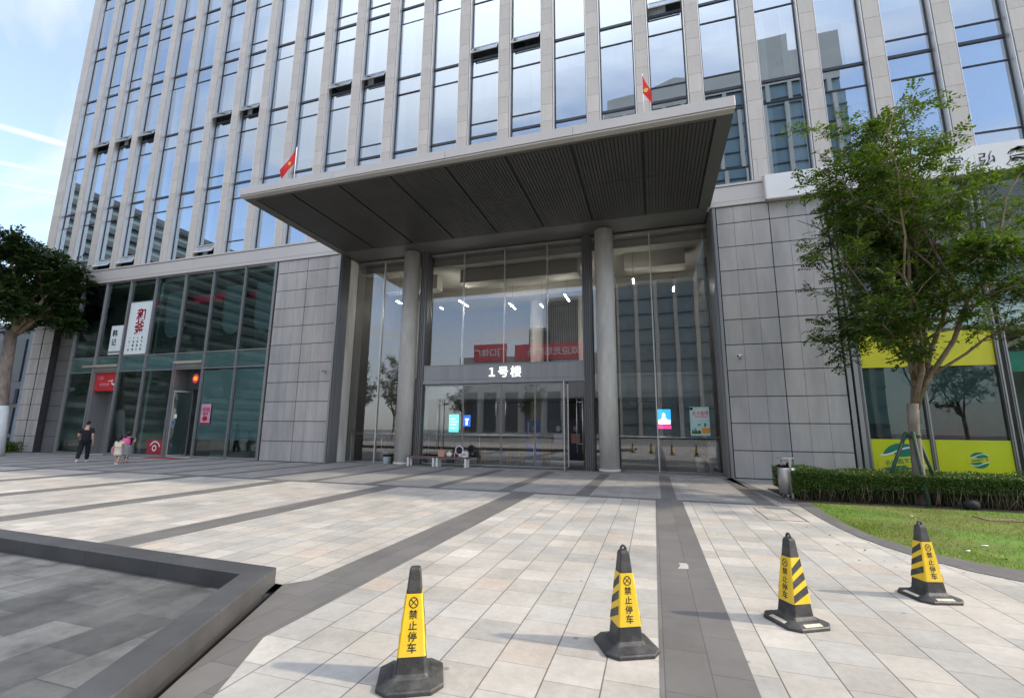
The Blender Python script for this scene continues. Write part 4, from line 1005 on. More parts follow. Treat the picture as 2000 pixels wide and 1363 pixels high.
# ------------------------------------------------------------------ wall cameras
def cctv(label, x, z, sgn):
    th = thing('security_camera', label, 'camera', (x, YF, z))
    m = MB(); m.tube([(x, YF, z), (x, YF - .12, z), (x + sgn * .04, YF - .2, z + .03)], .016, 8); m.cyl((x, YF - .02, z - .04), .04, .08, 12); part('bracket', m, 'flute_light', th)
    m = MB(); d = Vector((sgn * .5, -.85, -.25)).normalized(); p = Vector((x + sgn * .03, YF - .18, z + .05))
    m.tube([p - d * .10, p + d * .16, p + d * .19], [.045, .045, .05], 12); part('housing', m, 'white_paint', th)
    m = MB(); m.tube([p + d * .19, p + d * .195], .036, 12); part('lens', m, 'ink', th)
cctv('white security camera on the stone wall right of the entrance', 3.06, 4.20, -1)
cctv('white security camera on the stone wall left of the entrance', -14.72, 4.20, 1)

# ================================================================== STREET OBJECTS
# ------------------------------------------------------------------ traffic cones
def rsq(h, c, z):      # square of half-width h with chamfered corners c
    return [(h - c, -h, z), (h, -h + c, z), (h, h - c, z), (h - c, h, z), (-h + c, h, z), (-h, h - c, z), (-h, -h + c, z), (-h + c, -h, z)]
HB, HT, ZB, ZT = .100, .036, .055, .68        # half widths of the shaft at its foot and its top
def hw(z): return HB + (HT - HB) * (z - ZB) / (ZT - ZB)
def cone(label, x, y, rz, loop=True):
    th = thing('traffic_cone', label, 'traffic cone', (0, 0, 0), group='black and yellow no parking cones across the plaza')
    m = MB()
    m.loft([rsq(.205, .075, 0.0), rsq(.208, .076, .006), rsq(.208, .076, .022), rsq(.200, .072, .030), rsq(.140, .035, .048), rsq(.125, .02, .052)])
    part('base', m, 'cone_black', th, True)
    m = MB(); rings = [rsq(.122, .016, .050), rsq(.108, .012, .060)] + [rsq(hw(z), .012, z) for z in (.075, .17)]
    m.loft(rings, True, False)
    m.loft([rsq(hw(.17) + .0005, .012, .168), rsq(hw(.53), .010, .53), rsq(hw(.665), .009, .665), rsq(hw(.68) - .004, .009, .680), rsq(hw(.68) - .010, .008, .684)], False, True)
    part('body', m, 'cone_black', th, True)
    m = MB(); m.loft([rsq(hw(.17) + .0012, .011, .17), rsq(hw(.17) + .0032, .011, .171), rsq(hw(.53) + .0032, .009, .529), rsq(hw(.53) + .0012, .009, .53)], True, True)
    sl_ = part('sleeve', m, 'cone_yellow', th, True)
    def side(pts, k, e=.0045):                 # outline (u across -1..1, z) laid on one face of the shaft
        out = []
        for u_, z in pts:
            h_ = hw(z); p = Vector((u_ * (h_ - .012), -(h_ + e), z)); out.append(tuple(Matrix.Rotation(k * math.pi / 2, 3, 'Z') @ p))
        return out
    for k in (1, 3):
        for z0 in (.178, .284, .390):
            s_ = -1
            q = [(-1.1, z0 + (.075 if s_ > 0 else 0)), (1.1, z0 + (0 if s_ > 0 else .075)), (1.1, z0 + .058 + (0 if s_ > 0 else .075)), (-1.1, z0 + .058 + (.075 if s_ > 0 else 0))]
            part('stripe', MB().add(side(q, k), [(0, 1, 2, 3)]), 'cone_black', th, True)
    tx = MB(); sl = math.atan2(HB - HT, ZT - ZB)
    for k in (0, 2):
        for ch, z, s_ in (('禁', .412, .056), ('止', .349, .057), ('停', .286, .060), ('车', .222, .063)):
            p = Matrix.Rotation(k * math.pi / 2, 4, 'Z') @ Matrix.Translation((0, -(hw(z) + .0042), z)) @ Matrix.Rotation(R(90) - sl, 4, 'X')
            tx.merge(text_mb(ch, s_, p, .0006, .012))
    part('lettering', tx, 'ink', th, True)
    em = MB()
    for k in (0, 2):
        n = 24; r_ = .030
        f = lambda r2: side([(r2 * math.cos(t) / (hw(.480) - .012), .480 + r2 * 1.12 * math.sin(t)) for t in np.linspace(0, 6.2832, n + 1)], k, .0048)
        em.loft([list(q) for q in zip(f(r_ - .0055), f(r_))], False, False, closed=False)
        for s_ in (1, -1):
            a = r_ * .70; w = .0035
            em.add(side([((-a) / (hw(.480) - .012), .480 - s_ * a - w), ((a) / (hw(.480) - .012), .480 + s_ * a - w), ((a) / (hw(.480) - .012), .480 + s_ * a + w), ((-a) / (hw(.480) - .012), .480 - s_ * a + w)], k, .0048), [(0, 1, 2, 3)])
    part('emblem', em, 'ink', th, True)
    if loop:
        m = MB(); m.tube([(.022 * math.cos(t), 0, .680 + .038 * max(math.sin(t), 0)) for t in np.linspace(0, math.pi, 11)], .0095, 8); m.cyl((0, 0, .675), .028, .014, 12)
        part('loop', m, 'cone_black', th, True)
    for k in (0, 1, 2, 3):
        rf = MB()
        M3 = Matrix.Rotation(k * math.pi / 2, 3, 'Z')
        q = [(-.085, -.1935, .0335), (.085, -.1935, .0335), (.082, -.160, .0440), (-.082, -.160, .0440)]
        rf.add([tuple(M3 @ Vector(p)) for p in q], [(0, 1, 2, 3)])
        part('reflector', rf, 'reflector' if loop and y > 4.3 else 'cone_black', th, True)
    th.location = (x, y, 0); th.rotation_euler = (0, 0, rz); ORG[th.name] = (x, y, 0)
    return th
def face_cam(x, y, turn): return math.atan2(-y, -x) + math.pi / 2 + R(turn)
cone('traffic cone with a flat top and no loop, nearest the basin', -1.575, 2.93, face_cam(-1.555, 2.9, -2), False)
cone('traffic cone with a loop standing just beside the dark paving band', -.268, 3.836, face_cam(-.268, 3.836, 22))
cone('traffic cone with lettering on its left face, right of the dark band', 1.096, 4.76, face_cam(1.096, 4.76, -48))
cone('traffic cone closest to the lawn, stripes on its left face', 2.541, 5.85, face_cam(2.541, 5.85, 40))

# ------------------------------------------------------------------ litter bin
lb_ = thing('litter_bin', 'round steel litter bin stuffed with rubbish at the end of the hedge', 'litter bin', (3.08, 13.0, 0))
m = MB(); m.lathe((3.08, 13.0, .12), [(.175, 0), (.19, .012), (.19, .60), (.185, .615), (.165, .615), (.165, .45)], 28); part('drum', m, 'steel', lb_)
m = MB(); m.bbox(3.10, 3.15, 12.79, 12.815, .0, .96, .003); m.bbox(3.01, 3.06, 13.185, 13.21, .0, .96, .003); m.box(2.98, 3.22, 12.86, 13.14, .0, .03); m.cyl((3.08, 13.0, .03), .05, .10, 12); part('post', m, 'steel', lb_)
m = MB(); m.lathe((3.08, 13.0, .955), [(.20, 0), (.205, .006), (.205, .016), (.19, .024), (.02, .034)], 28)
part('lid', m, 'steel', lb_)
m = MB()
for k in range(14): m.ell((3.08 + rng.normal(0, .06), 13.0 + rng.normal(0, .06), .74 + rng.random() * .08), (.05 + rng.random() * .03, .05, .035 + rng.random() * .03), 7, 5)
part('bin_bag', m, 'rubber', lb_)
m = MB()
for k in range(4): m.ell((3.02 + rng.normal(0, .04), 12.95 + rng.normal(0, .05), .82 + rng.random() * .05), (.035, .03, .04), 7, 5)
solo('rubbish', m, 'paper_tan', 'crumpled tan and brown packaging stuffed in the mouth of the bin', 'rubbish')

# ------------------------------------------------------------------ foliage builders
def quads_obj(name, P_, D_, Nn, Ln, Wd, mat, parent=None, off=(0, 0, 0), local=False, shape='leaf'):
    """one small pointed face per leaf, at points P_ along D_ facing Nn"""
    n = len(P_)
    D_ = D_ / np.linalg.norm(D_, axis=1, keepdims=True)
    S_ = np.cross(D_, Nn); S_ /= np.maximum(np.linalg.norm(S_, axis=1, keepdims=True), 1e-6)
    Ln = np.asarray(Ln).reshape(-1, 1) * np.ones((n, 1)); Wd = np.asarray(Wd).reshape(-1, 1) * np.ones((n, 1))
    v = np.empty((n, 4, 3)); v[:, 0] = P_; v[:, 1] = P_ + D_ * Ln * .45 + S_ * Wd * .5; v[:, 2] = P_ + D_ * Ln; v[:, 3] = P_ + D_ * Ln * .45 - S_ * Wd * .5
    v = v.reshape(-1, 3) - np.array(off)
    me = bpy.data.meshes.new(name)
    me.vertices.add(n * 4); me.vertices.foreach_set('co', v.ravel())
    me.loops.add(n * 4); me.loops.foreach_set('vertex_index', np.arange(n * 4, dtype=np.int32))
    me.polygons.add(n); me.polygons.foreach_set('loop_start', np.arange(0, n * 4, 4, dtype=np.int32)); me.polygons.foreach_set('loop_total', np.full(n, 4, dtype=np.int32))
    me.materials.append(MATS[mat]); me.update(); me.validate()
    o = bpy.data.objects.new(name, me); COL.objects.link(o)
    if parent is not None: o.parent = parent
    return o
def unit(v): return v / max(np.linalg.norm(v), 1e-9)
def make_tree(label, loc, trunk_h, trunk_r, cen, rad, n_limb, leaf, lsize, leaf_m, seed, lean=(0, 0), sprays=1.0, per=12, name='tree', group=None, droop=.25, bark='bark', limbs_from=.0, up_bias=.6, sec=11, ter=9, low=0):
    """a trunk, limbs that fork three times and leaf sprays along the finest twigs; cen and rad bound the crown"""
    r_ = np.random.default_rng(seed)
    th = thing(name, label, 'tree', loc, group=group)
    tk = MB(); bw_ = MB(); P_, D_, Nn = [], [], []
    cen = np.array(cen, float); rad = np.array(rad, float)
    top = np.array([lean[0], lean[1], trunk_h])
    pts = [np.array([0, 0, 0.0]), np.array([lean[0] * .3 + .02, lean[1] * .3, trunk_h * .35]), np.array([lean[0] * .7 - .01, lean[1] * .7, trunk_h * .7]), top]
    tk.tube([(0, 0, -.05)] + [tuple(p) for p in pts], [trunk_r * 1.45, trunk_r * 1.18, trunk_r * .98, trunk_r * .92, trunk_r * .95], 14)
    def curve(p, d, l, n, up, wob):
        out = [p]; d = unit(d)
        for k in range(n):
            d = unit(d + np.array([0, 0, up]) / n + r_.normal(0, wob, 3)); out.append(out[-1] + d * l / n)
        return out
    def inside(p): return (((p - cen) / rad) ** 2).sum() < 1.0
    def spray(p, d, n):
        """a twig with leaves set alternately in a flat row"""
        l = lsize * n * .33; nn = unit(np.array([0, 0, 1.0]) + r_.normal(0, .35, 3)); s = unit(np.cross(d, nn))
        q = p.copy(); dd = d.copy()
        for k in range(n):
            dd = unit(dd + np.array([0, 0, -droop * .12]) + r_.normal(0, .05, 3)); q = q + dd * l / n
            sg_ = 1 if k % 2 else -1
            P_.append(q.copy()); D_.append(unit(dd * .55 + s * sg_ + r_.normal(0, .18, 3) + np.array([0, 0, -.12]))); Nn.append(unit(nn + r_.normal(0, .25, 3)))
        return
    mains = []
    for i in range(n_limb):
        az = 2 * math.pi * (i + r_.uniform(-.3, .3)) / n_limb
        tgt = cen + rad * np.array([math.cos(az) * r_.uniform(.45, .95), math.sin(az) * r_.uniform(.45, .95), r_.uniform(-.25, .95)])
        if i >= n_limb - low: tgt = cen + rad * np.array([math.cos(az * 3.1) * r_.uniform(.6, .95), math.sin(az * 3.1) * r_.uniform(.6, .95), r_.uniform(-.62, -.2)])
        elif i % 4 == 0: tgt = cen + rad * np.array([r_.uniform(-.3, .3), r_.uniform(-.3, .3), r_.uniform(.8, 1.02)])
        st_ = top + np.array([math.cos(az), math.sin(az), 0]) * trunk_r * .35 + np.array([0, 0, -r_.uniform(.0, .25) - limbs_from * r_.random()])
        main = i < 5
        if not main:                      # later limbs spring from the first ones
            mp_ = mains[int(r_.integers(0, len(mains)))]; kk = int(r_.integers(1, 5)); st_ = mp_[kk].copy()
        d0 = unit(unit(tgt - st_) * .8 + np.array([math.cos(az) * .25, math.sin(az) * .25, up_bias * .5])); L1 = np.linalg.norm(tgt - st_)
        n1 = 8; path = [st_]
        for k in range(1, n1 + 1):
            t = k / n1; path.append(st_ * (1 - t) ** 2 + 2 * t * (1 - t) * (st_ + d0 * L1 * .5) + t * t * tgt + r_.normal(0, .035 * L1 / 4, 3))
        if main: mains.append(path)
        rr = [trunk_r * (.52 if main else .26) * (1 - .93 * k / n1) + .006 for k in range(n1 + 1)]
        bw_.tube([tuple(p) for p in path], rr, 7)
        for q in range(sec):
            t = r_.uniform(.22, 1.0) ; k = min(int(t * n1), n1 - 1); p = path[k] + (path[k + 1] - path[k]) * (t * n1 - k)
            ax = unit(path[k + 1] - path[k]); az2 = r_.uniform(0, 6.283); pe = unit(np.cross(ax, [0.3, .2, 1])); pe2 = np.cross(ax, pe)
            d2 = unit(ax * .55 + (pe * math.cos(az2) + pe2 * math.sin(az2)) * .9 + np.array([0, 0, .25])); l2 = L1 * r_.uniform(.18, .36) * (1.15 - .5 * t)
            p2 = curve(p, d2, l2, 5, .15, .10)
            if not inside(p2[-1]) and r_.random() < .8:
                p2 = curve(p, unit(d2 * .5 + unit(cen - p) * .7), l2 * .7, 5, .1, .10)
            r2 = max(trunk_r * .16 * (1 - .6 * t), .008); bw_.tube([tuple(x) for x in p2], [r2, r2 * .75, r2 * .55, r2 * .4, r2 * .28, .003], 5)
            for e in range(ter):
                t2 = r_.uniform(.15, 1.0); k2 = min(int(t2 * 5), 4); pp = p2[k2] + (p2[k2 + 1] - p2[k2]) * (t2 * 5 - k2)
                ax2 = unit(p2[k2 + 1] - p2[k2]); d3 = unit(ax2 * .6 + r_.normal(0, .6, 3) * np.array([1, 1, .55]) + np.array([0, 0, .12])); l3 = r_.uniform(.18, .48) * min(1.0, L1 / 4)
                p3 = curve(pp, d3, l3, 3, -.05, .12); bw_.tube([tuple(x) for x in p3], [.006, .005, .004, .002], 4)
                for s_ in range(max(1, int(round(r_.uniform(1.4, 3.4) * sprays)))):
                    spray(p3[r_.integers(0, 4)] , unit(d3 * .6 + r_.normal(0, .55, 3) * np.array([1, 1, .6])), per)
    part('trunk', tk, bark, th, True); part('branch', bw_, 'twig' if bark == 'bark' else bark, th, True)
    P2 = np.array(P_); n = len(P2)
    quads_obj('crown', P2, np.array(D_), np.array(Nn), leaf[0] * r_.uniform(.7, 1.2, n), leaf[1] * r_.uniform(.7, 1.2, n), leaf_m, th)
    return th, n
# the young tree on the right: forked trunk, vase of limbs, tied to three stakes
rt_, nl = make_tree('young broadleaf tree with a forked trunk rising from the hedge, tied to green stakes', (5.72, 13.0, 0), 2.28, .115, (.85, .1, 6.0), (3.25, 2.6, 3.9), 26, (.118, .052), .095, 'leaf_bright', 5, (.12, .0), 1.15, 10, sec=11, ter=7, low=7)
print('leaves right tree', nl)
sk = thing('tree_stake', 'three green timber stakes leaning against the young tree above the hedge', 'tree support', (5.72, 13.0, 0))
for ax, ay in ((-.78, -.05), (.55, .15), (-.12, -.62)):
    m = MB(); m.tube([(5.72 + ax, 13.0 + ay, .0), (5.74 + ax * .14, 13.0 + ay * .16, 1.62)], .038, 9); part('stake', m, 'stake_green', sk)
m = MB(); m.lathe((5.76, 13.0, 1.50), [(.135, 0), (.15, .02), (.15, .07), (.135, .09)], 16); part('tie', m, 'stake_green', sk)
# hedge
hd = thing('hedge', 'clipped box hedge with bare brown stems below, along the lawn under the young tree', 'hedge', (3.1, 12.4, 0))
HX0, HX1, HY0, HY1, HZ = 3.12, 16.2, 12.45, 14.7, .66
n = 42000
fs = rng.random(n); P_ = np.empty((n, 3)); Nn = np.empty((n, 3))
ux = HX0 + (HX1 - HX0) * rng.random(n) ** 1.35
top_m = fs < .50; fr_m = (fs >= .50) & (fs < .93); lf_m = fs >= .93
bumpz = .035 * np.sin(ux * 2.3) + .025 * np.sin(ux * 5.1 + 1)
P_[:, 0] = ux; P_[:, 1] = HY0 + (HY1 - HY0) * rng.random(n); P_[:, 2] = HZ + bumpz - np.abs(rng.normal(0, .035, n)); Nn[:] = (0, 0, 1)
P_[fr_m, 1] = HY0 + .03 * np.sin(ux[fr_m] * 3.7) + np.abs(rng.normal(0, .05, fr_m.sum())); low_ = .20 + .10 * np.clip((ux[fr_m] - 4.6), 0, 1.2); P_[fr_m, 2] = low_ + (HZ - low_) * np.sqrt(rng.random(fr_m.sum())); Nn[fr_m] = (0, -1, .3)
P_[lf_m, 0] = HX0 + np.abs(rng.normal(0, .04, lf_m.sum())); P_[lf_m, 2] = .12 + (HZ - .14) * rng.random(lf_m.sum()); Nn[lf_m] = (-1, 0, .3)
Nn += rng.normal(0, .55, (n, 3)); D_ = rng.normal(0, 1, (n, 3)); D_[:, 2] = np.abs(D_[:, 2]) * .6 + .15
quads_obj('foliage', P_, D_, Nn, rng.uniform(.03, .065, n), rng.uniform(.018, .034, n), 'leaf_hedge', hd, ORG[hd.name])
m = MB()
for k in range(520):
    x = HX0 + .1 + 9 * rng.random(); y = HY0 + .03 + .5 * rng.random(); a = rng.normal(0, .06); b = rng.normal(0, .05)
    m.tube([(x, y, 0), (x + a, y + b, .22), (x + a * 1.6 + rng.normal(0, .03), y + b, .46)], [.006, .005, .003], 4)
part('stem', m, 'twig', hd)
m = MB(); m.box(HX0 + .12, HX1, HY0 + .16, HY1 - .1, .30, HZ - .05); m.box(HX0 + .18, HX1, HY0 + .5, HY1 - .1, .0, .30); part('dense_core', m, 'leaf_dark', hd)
m = MB(); m.bbox(3.02, 16.3, 12.30, 14.9, .0, .022, .01); solo('soil_bed', m, 'soil', kind='structure')
solo('black_bag', MB().ell((6.35, 12.42, .11), (.15, .11, .11), 12, 8).ell((6.45, 12.44, .15), (.07, .06, .08), 10, 7), 'rubber', 'small black bag lying under the hedge front', 'bag')
# grass blades on the lawn
n = 46000
gx_ = 3.2 + 9.5 * rng.random(n) ** 1.5; gy_ = 5.9 + 6.5 * rng.random(n)
ki = np.array(KI)[::-1]; ix = np.interp(gy_, [p[1] for p in KI[::-1]], [p[0] for p in KI[::-1]]); pat = .5 + .5 * np.sin(gx_ * 1.7 + 2 * np.sin(gy_ * 1.1)) * np.sin(gy_ * 2.3 + gx_ * .6); ok = (gx_ > ix + .01) & (rng.random(n) < .35 + .75 * pat)
gx_, gy_ = gx_[ok], gy_[ok]; n = len(gx_)
P_ = np.stack([gx_, gy_, np.full(n, .012)], 1); D_ = np.stack([rng.normal(0, .5, n), rng.normal(0, .5, n), np.ones(n)], 1)
go = quads_obj('grass', P_, D_, rng.normal(0, 1, (n, 3)), rng.uniform(.018, .045, n), rng.uniform(.006, .011, n), 'blade')
setp(go, 'short green lawn grass between the paving and the hedge', 'grass', kind='stuff')
m = MB()
for s_ in ((5.85, 6.5, 11.02, 11.05), (5.85, 6.5, 11.45, 11.48), (5.85, 5.88, 11.05, 11.45), (6.47, 6.5, 11.05, 11.45)): m.box(s_[0], s_[1], s_[2], s_[3], .012, .03)
m.box(5.88, 6.47, 11.05, 11.45, .012, .022); solo('inspection_cover', m, 'cover_tan', 'square brown inspection cover set in the lawn', 'cover')
solo('stone_step', MB().bbox(6.35, 8.2, 10.55, 10.95, .012, .05, .008), 'forecourt_tiles', 'pale flat stone slab lying in the lawn at the right edge', 'slab')
for k, (x, y, a, l) in enumerate(((4.35, 8.45, .2, .10), (3.95, 8.0, .5, .07), (4.6, 10.9, .1, .05))):
    m = MB(); m.tube([(x, y, .045), (x + l * math.cos(a), y + l * math.sin(a), .045)], .007, 6)
    solo('litter', m, 'white_paint', ('white paper scrap on the grass nearest the last cone', 'small white paper scrap beside the kerb near the last cone', 'tiny white scrap on the grass in front of the hedge')[k], 'litter')
m = MB(); m.poly([(.20, 6.02), (.32, 6.05), (.33, 6.20), (.31, 6.29), (.22, 6.27), (.235, 6.16)], .005, .007); solo('paper_sheet', m, 'paving', 'pale paper sheet stuck flat on the dark paving band', 'paper')
m = MB()
for x0, x1, y0, y1 in ((1.95, 2.62, 9.8, 9.83), (1.95, 1.97, 9.83, 11.2), (2.60, 2.62, 9.83, 11.2)): m.box(x0, x1, y0, y1, .0, .006)
solo('service_hatch_frame', m, 'mullion_metal', 'thin metal frame of a hatch set flush in the paving near the bin', 'hatch')

# left tree with its whitewashed foot, and the neighbours behind the camera that the glass mirrors
lt_, nl = make_tree('broad dark street tree with a whitewashed trunk at the left edge', (-32.6, 15.0, 0), 6.6, .27, (-1.2, .2, 9.1), (3.7, 4.2, 2.9), 22, (.21, .11), .16, 'leaf_dark', 9, (-.85, .1), 1.35, 9, sec=11, ter=8, up_bias=.2, low=7)
m = MB(); m.tube([(0, 0, 0), (-.075, .01, 1.2), (-.26, .04, 2.55)], [.40, .335, .295], 16); q = part('whitewash', m, 'limewash', lt_, True)
print('leaves left tree', nl)
bt, nl = make_tree('round leafy street tree across the plaza, mirrored in the entrance glass', (-41.0, -29, 0), 3.6, .2, (0, 0, 8.6), (4.6, 4.6, 5.0), 9, (.34, .17), .30, 'leaf_dark', 21, (.1, 0), .8, 6, name='street_tree', group='street trees across the plaza', sec=8, ter=6)
for x, y, s in ((-49.5, -31, 1.05), (-57, -28, .9), (-33, -36, .82), (-66, -34, 1.1), (-21, -38, .75), (34, -30, 1.0), (44, -32, .95), (24, -36, .8), (-46, 1, .8), (-50, -8, 1.0), (-44, -14, .9), (-53, 5, .75)):
    c = copy_tree(bt); c.location = (x, y, 0); c.rotation_euler = (0, 0, x); c.scale = (s, s, s)
shd, nl = make_tree('thin young tree standing off to the right that throws soft streaks of shade', (14.2, 5.0, 0), 3.0, .10, (0, 0, 6.2), (2.4, 2.4, 3.2), 7, (.10, .045), .10, 'leaf_bright', 33, (.05, 0), .35, 7, name='street_tree', sec=6, ter=4)

# ------------------------------------------------------------------ benches and the things on them
def bench(label, x0, x1, y0, y1):
    th = thing('bench', label, 'bench', ((x0 + x1) / 2, y0, 0), group='low benches by the doors')
    m = MB(); m.bbox(x0, x1, y0, y1, .385, .43, .006); part('seat', m, 'wood_bench', th)
    m = MB(); m.box(x0 + .02, x1 - .02, y0 + .02, y1 - .02, .345, .385); part('apron', m, 'cloth_grey', th)
    for x in (x0 + .02, x1 - .10):
        for y in (y0 + .01, y1 - .09):
            m = MB(); m.bbox(x, x + .08, y, y + .08, .008, .385, .004); part('leg', m, 'white_paint', th)
bench('low brown bench with white legs and an empty seat, left of the bags', -10.30, -8.97, 17.90, 18.28)
bench('low brown bench with white legs, loaded with bags and a fan', -8.93, -7.50, 17.92, 18.30)
def bag(label, x, z, w, d, h, mat, name='paper_bag', cat='bag'):
    th = thing(name, label, cat, (x, 18.1, z)); m = MB()
    m.loft([[(x - w / 2 * a, 18.1 - d / 2 * a, z + h * t), (x + w / 2 * a, 18.1 - d / 2 * a, z + h * t), (x + w / 2 * a, 18.1 + d / 2 * a * b, z + h * t), (x - w / 2 * a, 18.1 + d / 2 * a * b, z + h * t)] for t, a, b in ((0, .95, 1), (.08, 1, 1), (.8, .96, .8), (1.0, .92, .4))]); part('body', m, mat, th)
    m = MB(); m.tube([(x - w * .2, 18.1, z + h), (x - w * .15, 18.1, z + h + .07), (x + w * .15, 18.1, z + h + .07), (x + w * .2, 18.1, z + h)], .008, 6); part('handle', m, mat, th)
bag('tan paper bag at the left of the loaded bench', -8.72, .43, .27, .16, .26, 'paper_tan')
m = MB(); m.ell((-8.36, 18.08, .51), (.13, .09, .10), 10, 7); m.ell((-8.36, 18.08, .62), (.04, .03, .05), 8, 6); solo('plastic_bag', m, 'cloth_white', 'knotted white plastic bag between the tan bag and the bottles', 'bag')
for x, c, l in ((-8.16, 'frame_dark', 'dark bottle standing by the white plastic bag'), (-8.09, 'cloth_white', 'pale bottle beside the dark bottle on the bench')):
    m = MB(); m.lathe((x, 18.06, .43), [(.034, 0), (.036, .01), (.036, .13), (.014, .17), (.014, .20), (.0142, .21)], 12); solo('bottle', m, c, l, 'bottle')
fn = thing('desk_fan', 'round white desk fan with dark blades standing on the loaded bench', 'fan', (-7.92, 18.16, .43))
m = MB(); ring_ = [(-7.92 + .175 * math.cos(t), 18.13, .70 + .175 * math.sin(t)) for t in np.linspace(0, 6.2832, 25)]; m.tube(ring_, .024, 8); part('rim', m, 'white_paint', fn)
m = MB(); m.tube([(-7.92, 18.18, .70), (-7.92, 18.22, .70)], .15, 20); m.tube([(-7.92, 18.12, .70), (-7.92, 18.18, .70)], .045, 14)
for k in range(5):
    a = k * 1.2566; m.add([(-7.92 + .03 * math.cos(a), 18.14, .70 + .03 * math.sin(a)), (-7.92 + .145 * math.cos(a - .35), 18.13, .70 + .145 * math.sin(a - .35)), (-7.92 + .15 * math.cos(a + .3), 18.16, .70 + .15 * math.sin(a + .3))], [(0, 1, 2)])
part('blade', m, 'frame_dark', fn)
m = MB(); m.cyl((-7.92, 18.16, .43), .09, .02, 16); m.tube([(-7.92, 18.18, .45), (-7.92, 18.18, .56)], .02, 8); part('stand', m, 'white_paint', fn)
bx_ = thing('carton', 'white carton on the right end of the loaded bench', 'box', (-7.62, 18.1, .43)); m = MB(); m.bbox(-7.74, -7.52, 17.98, 18.2, .43, .66, .004); part('body', m, 'white_paint', bx_)
m = MB(); m.box(-7.70, -7.56, 17.976, 17.98, .50, .60); part('label_print', m, 'paper_pink', bx_)
m = MB(); m.ell((-7.83, 18.0, .50), (.06, .05, .07), 9, 7); solo('drink_cup', m, 'cloth_white', 'small round white tub in front of the fan', 'tub')
m = MB(); m.ell((-8.02, 18.0, .52), (.05, .045, .09), 9, 7); solo('snack_packet', m, 'red_dark_ink', 'dark red packet in front of the fan', 'packet')
bk_ = thing('bucket', 'pale blue bucket lined with a black bag by the left glass', 'bucket', (-11.78, 18.72, 0))
m = MB(); m.lathe((-11.78, 18.72, .008), [(.14, 0), (.15, .01), (.185, .36), (.19, .37), (.18, .375), (.17, .36), (.14, .05)], 22); part('pail', m, 'bucket_plastic', bk_)
m = MB(); m.lathe((-11.78, 18.72, .33), [(.191, 0), (.195, .05), (.18, .075), (.165, .05), (.16, 0)], 22); part('bin_liner', m, 'rubber', bk_)
tb = thing('lobby_table', 'honey coloured wooden table standing in the lobby behind the benches', 'table', (-7.0, 20.0, 0))
m = MB(); m.bbox(-7.7, -6.2, 19.7, 20.4, .82, .87, .006); part('tabletop', m, 'wood_honey', tb)
for x in (-7.6, -6.35):
    for y in (19.78, 20.28):
        m = MB(); m.box(x, x + .07, y, y + .07, .01, .82); part('leg', m, 'wood_honey', tb)

# ------------------------------------------------------------------ lobby furniture seen dimly through the glass
dk = thing('reception_desk', 'long pale reception desk standing deep in the lobby', 'desk', (-5.2, 25.4, 0))
m = MB(); m.bbox(-7.4, -3.2, 25.0, 25.2, .01, 1.12, .006); m.bbox(-7.5, -3.1, 24.95, 25.7, 1.12, 1.18, .006); part('counter', m, 'flute_light', dk)
m = MB(); m.box(-7.2, -3.4, 24.985, 25.0, .12, .98); part('front_panel', m, 'wood_honey', dk)
for k, (x, y, c, l) in enumerate(((-5.72, 22.2, 'plastic_blue', 'blue roll-up banner standing in the lobby behind the middle doors'), (-4.55, 22.6, 'door_navy', 'navy roll-up banner with a pale figure beside the blue banner'), (-3.72, 22.8, 'neighbour_blue', 'dark blue roll-up banner nearest the open door'))):
    rbn = thing('rollup_banner', l, 'banner', (x, y, 0)); m = MB(); m.box(x - .38, x + .38, y, y + .012, .12, 2.05); part('sheet', m, c, rbn)
    m = MB(); m.bbox(x - .42, x + .42, y - .10, y + .12, .01, .12, .006); m.tube([(x, y + .03, .12), (x, y + .03, 2.07)], .012, 6); part('foot', m, 'steel', rbn)
    m = MB(); m.ell((x, y - .006, 1.66), (.12, .004, .14), 12, 7); m.box(x - .22, x + .22, y - .006, y, .95, 1.42); part('print', m, ('paper_tan', 'cloth_white', 'paper_tan')[k], rbn)
for k, (x, y) in enumerate(((1.9, 21.5), (-13.4, 21.0))):
    pt = thing('potted_plant', ('leafy potted plant standing in the lobby right of the blue screen', 'leafy potted plant in the lobby behind the left pane')[k], 'plant', (x, y, 0))
    m = MB(); m.lathe((x, y, .01), [(.16, 0), (.20, .02), (.24, .42), (.22, .44), (.20, .40)], 18); part('pot', m, 'cloth_white', pt)
    n = 260; t = rng.random(n); an = rng.random(n) * 6.283; rr_ = .1 + .42 * t; P_ = np.stack([x + rr_ * np.cos(an) * .8, y + rr_ * np.sin(an) * .8, .45 + 1.15 * rng.random(n)], 1)
    D_ = np.stack([np.cos(an), np.sin(an), .5 + rng.random(n)], 1); quads_obj('leaves', P_, D_, rng.normal(0, 1, (n, 3)), .26, .07, 'leaf_dark', pt, (x, y, 0))
    m = MB(); m.tube([(x, y, .4), (x + .02, y, 1.3)], .02, 6); part('stem', m, 'twig', pt)
n = 130; P_ = np.stack([2.4 + 5.5 * rng.random(n) ** 1.4, 6.6 + 5.6 * rng.random(n), np.full(n, .03)], 1); D_ = rng.normal(0, 1, (n, 3)); D_[:, 2] *= .15; Nn = rng.normal(0, .25, (n, 3)); Nn[:, 2] += 1
setp(quads_obj('fallen_leaves', P_, D_, Nn, rng.uniform(.03, .06, n), rng.uniform(.015, .03, n), 'twig'), 'dry brown fallen leaves scattered over the lawn and the kerb', 'fallen leaves', kind='stuff')

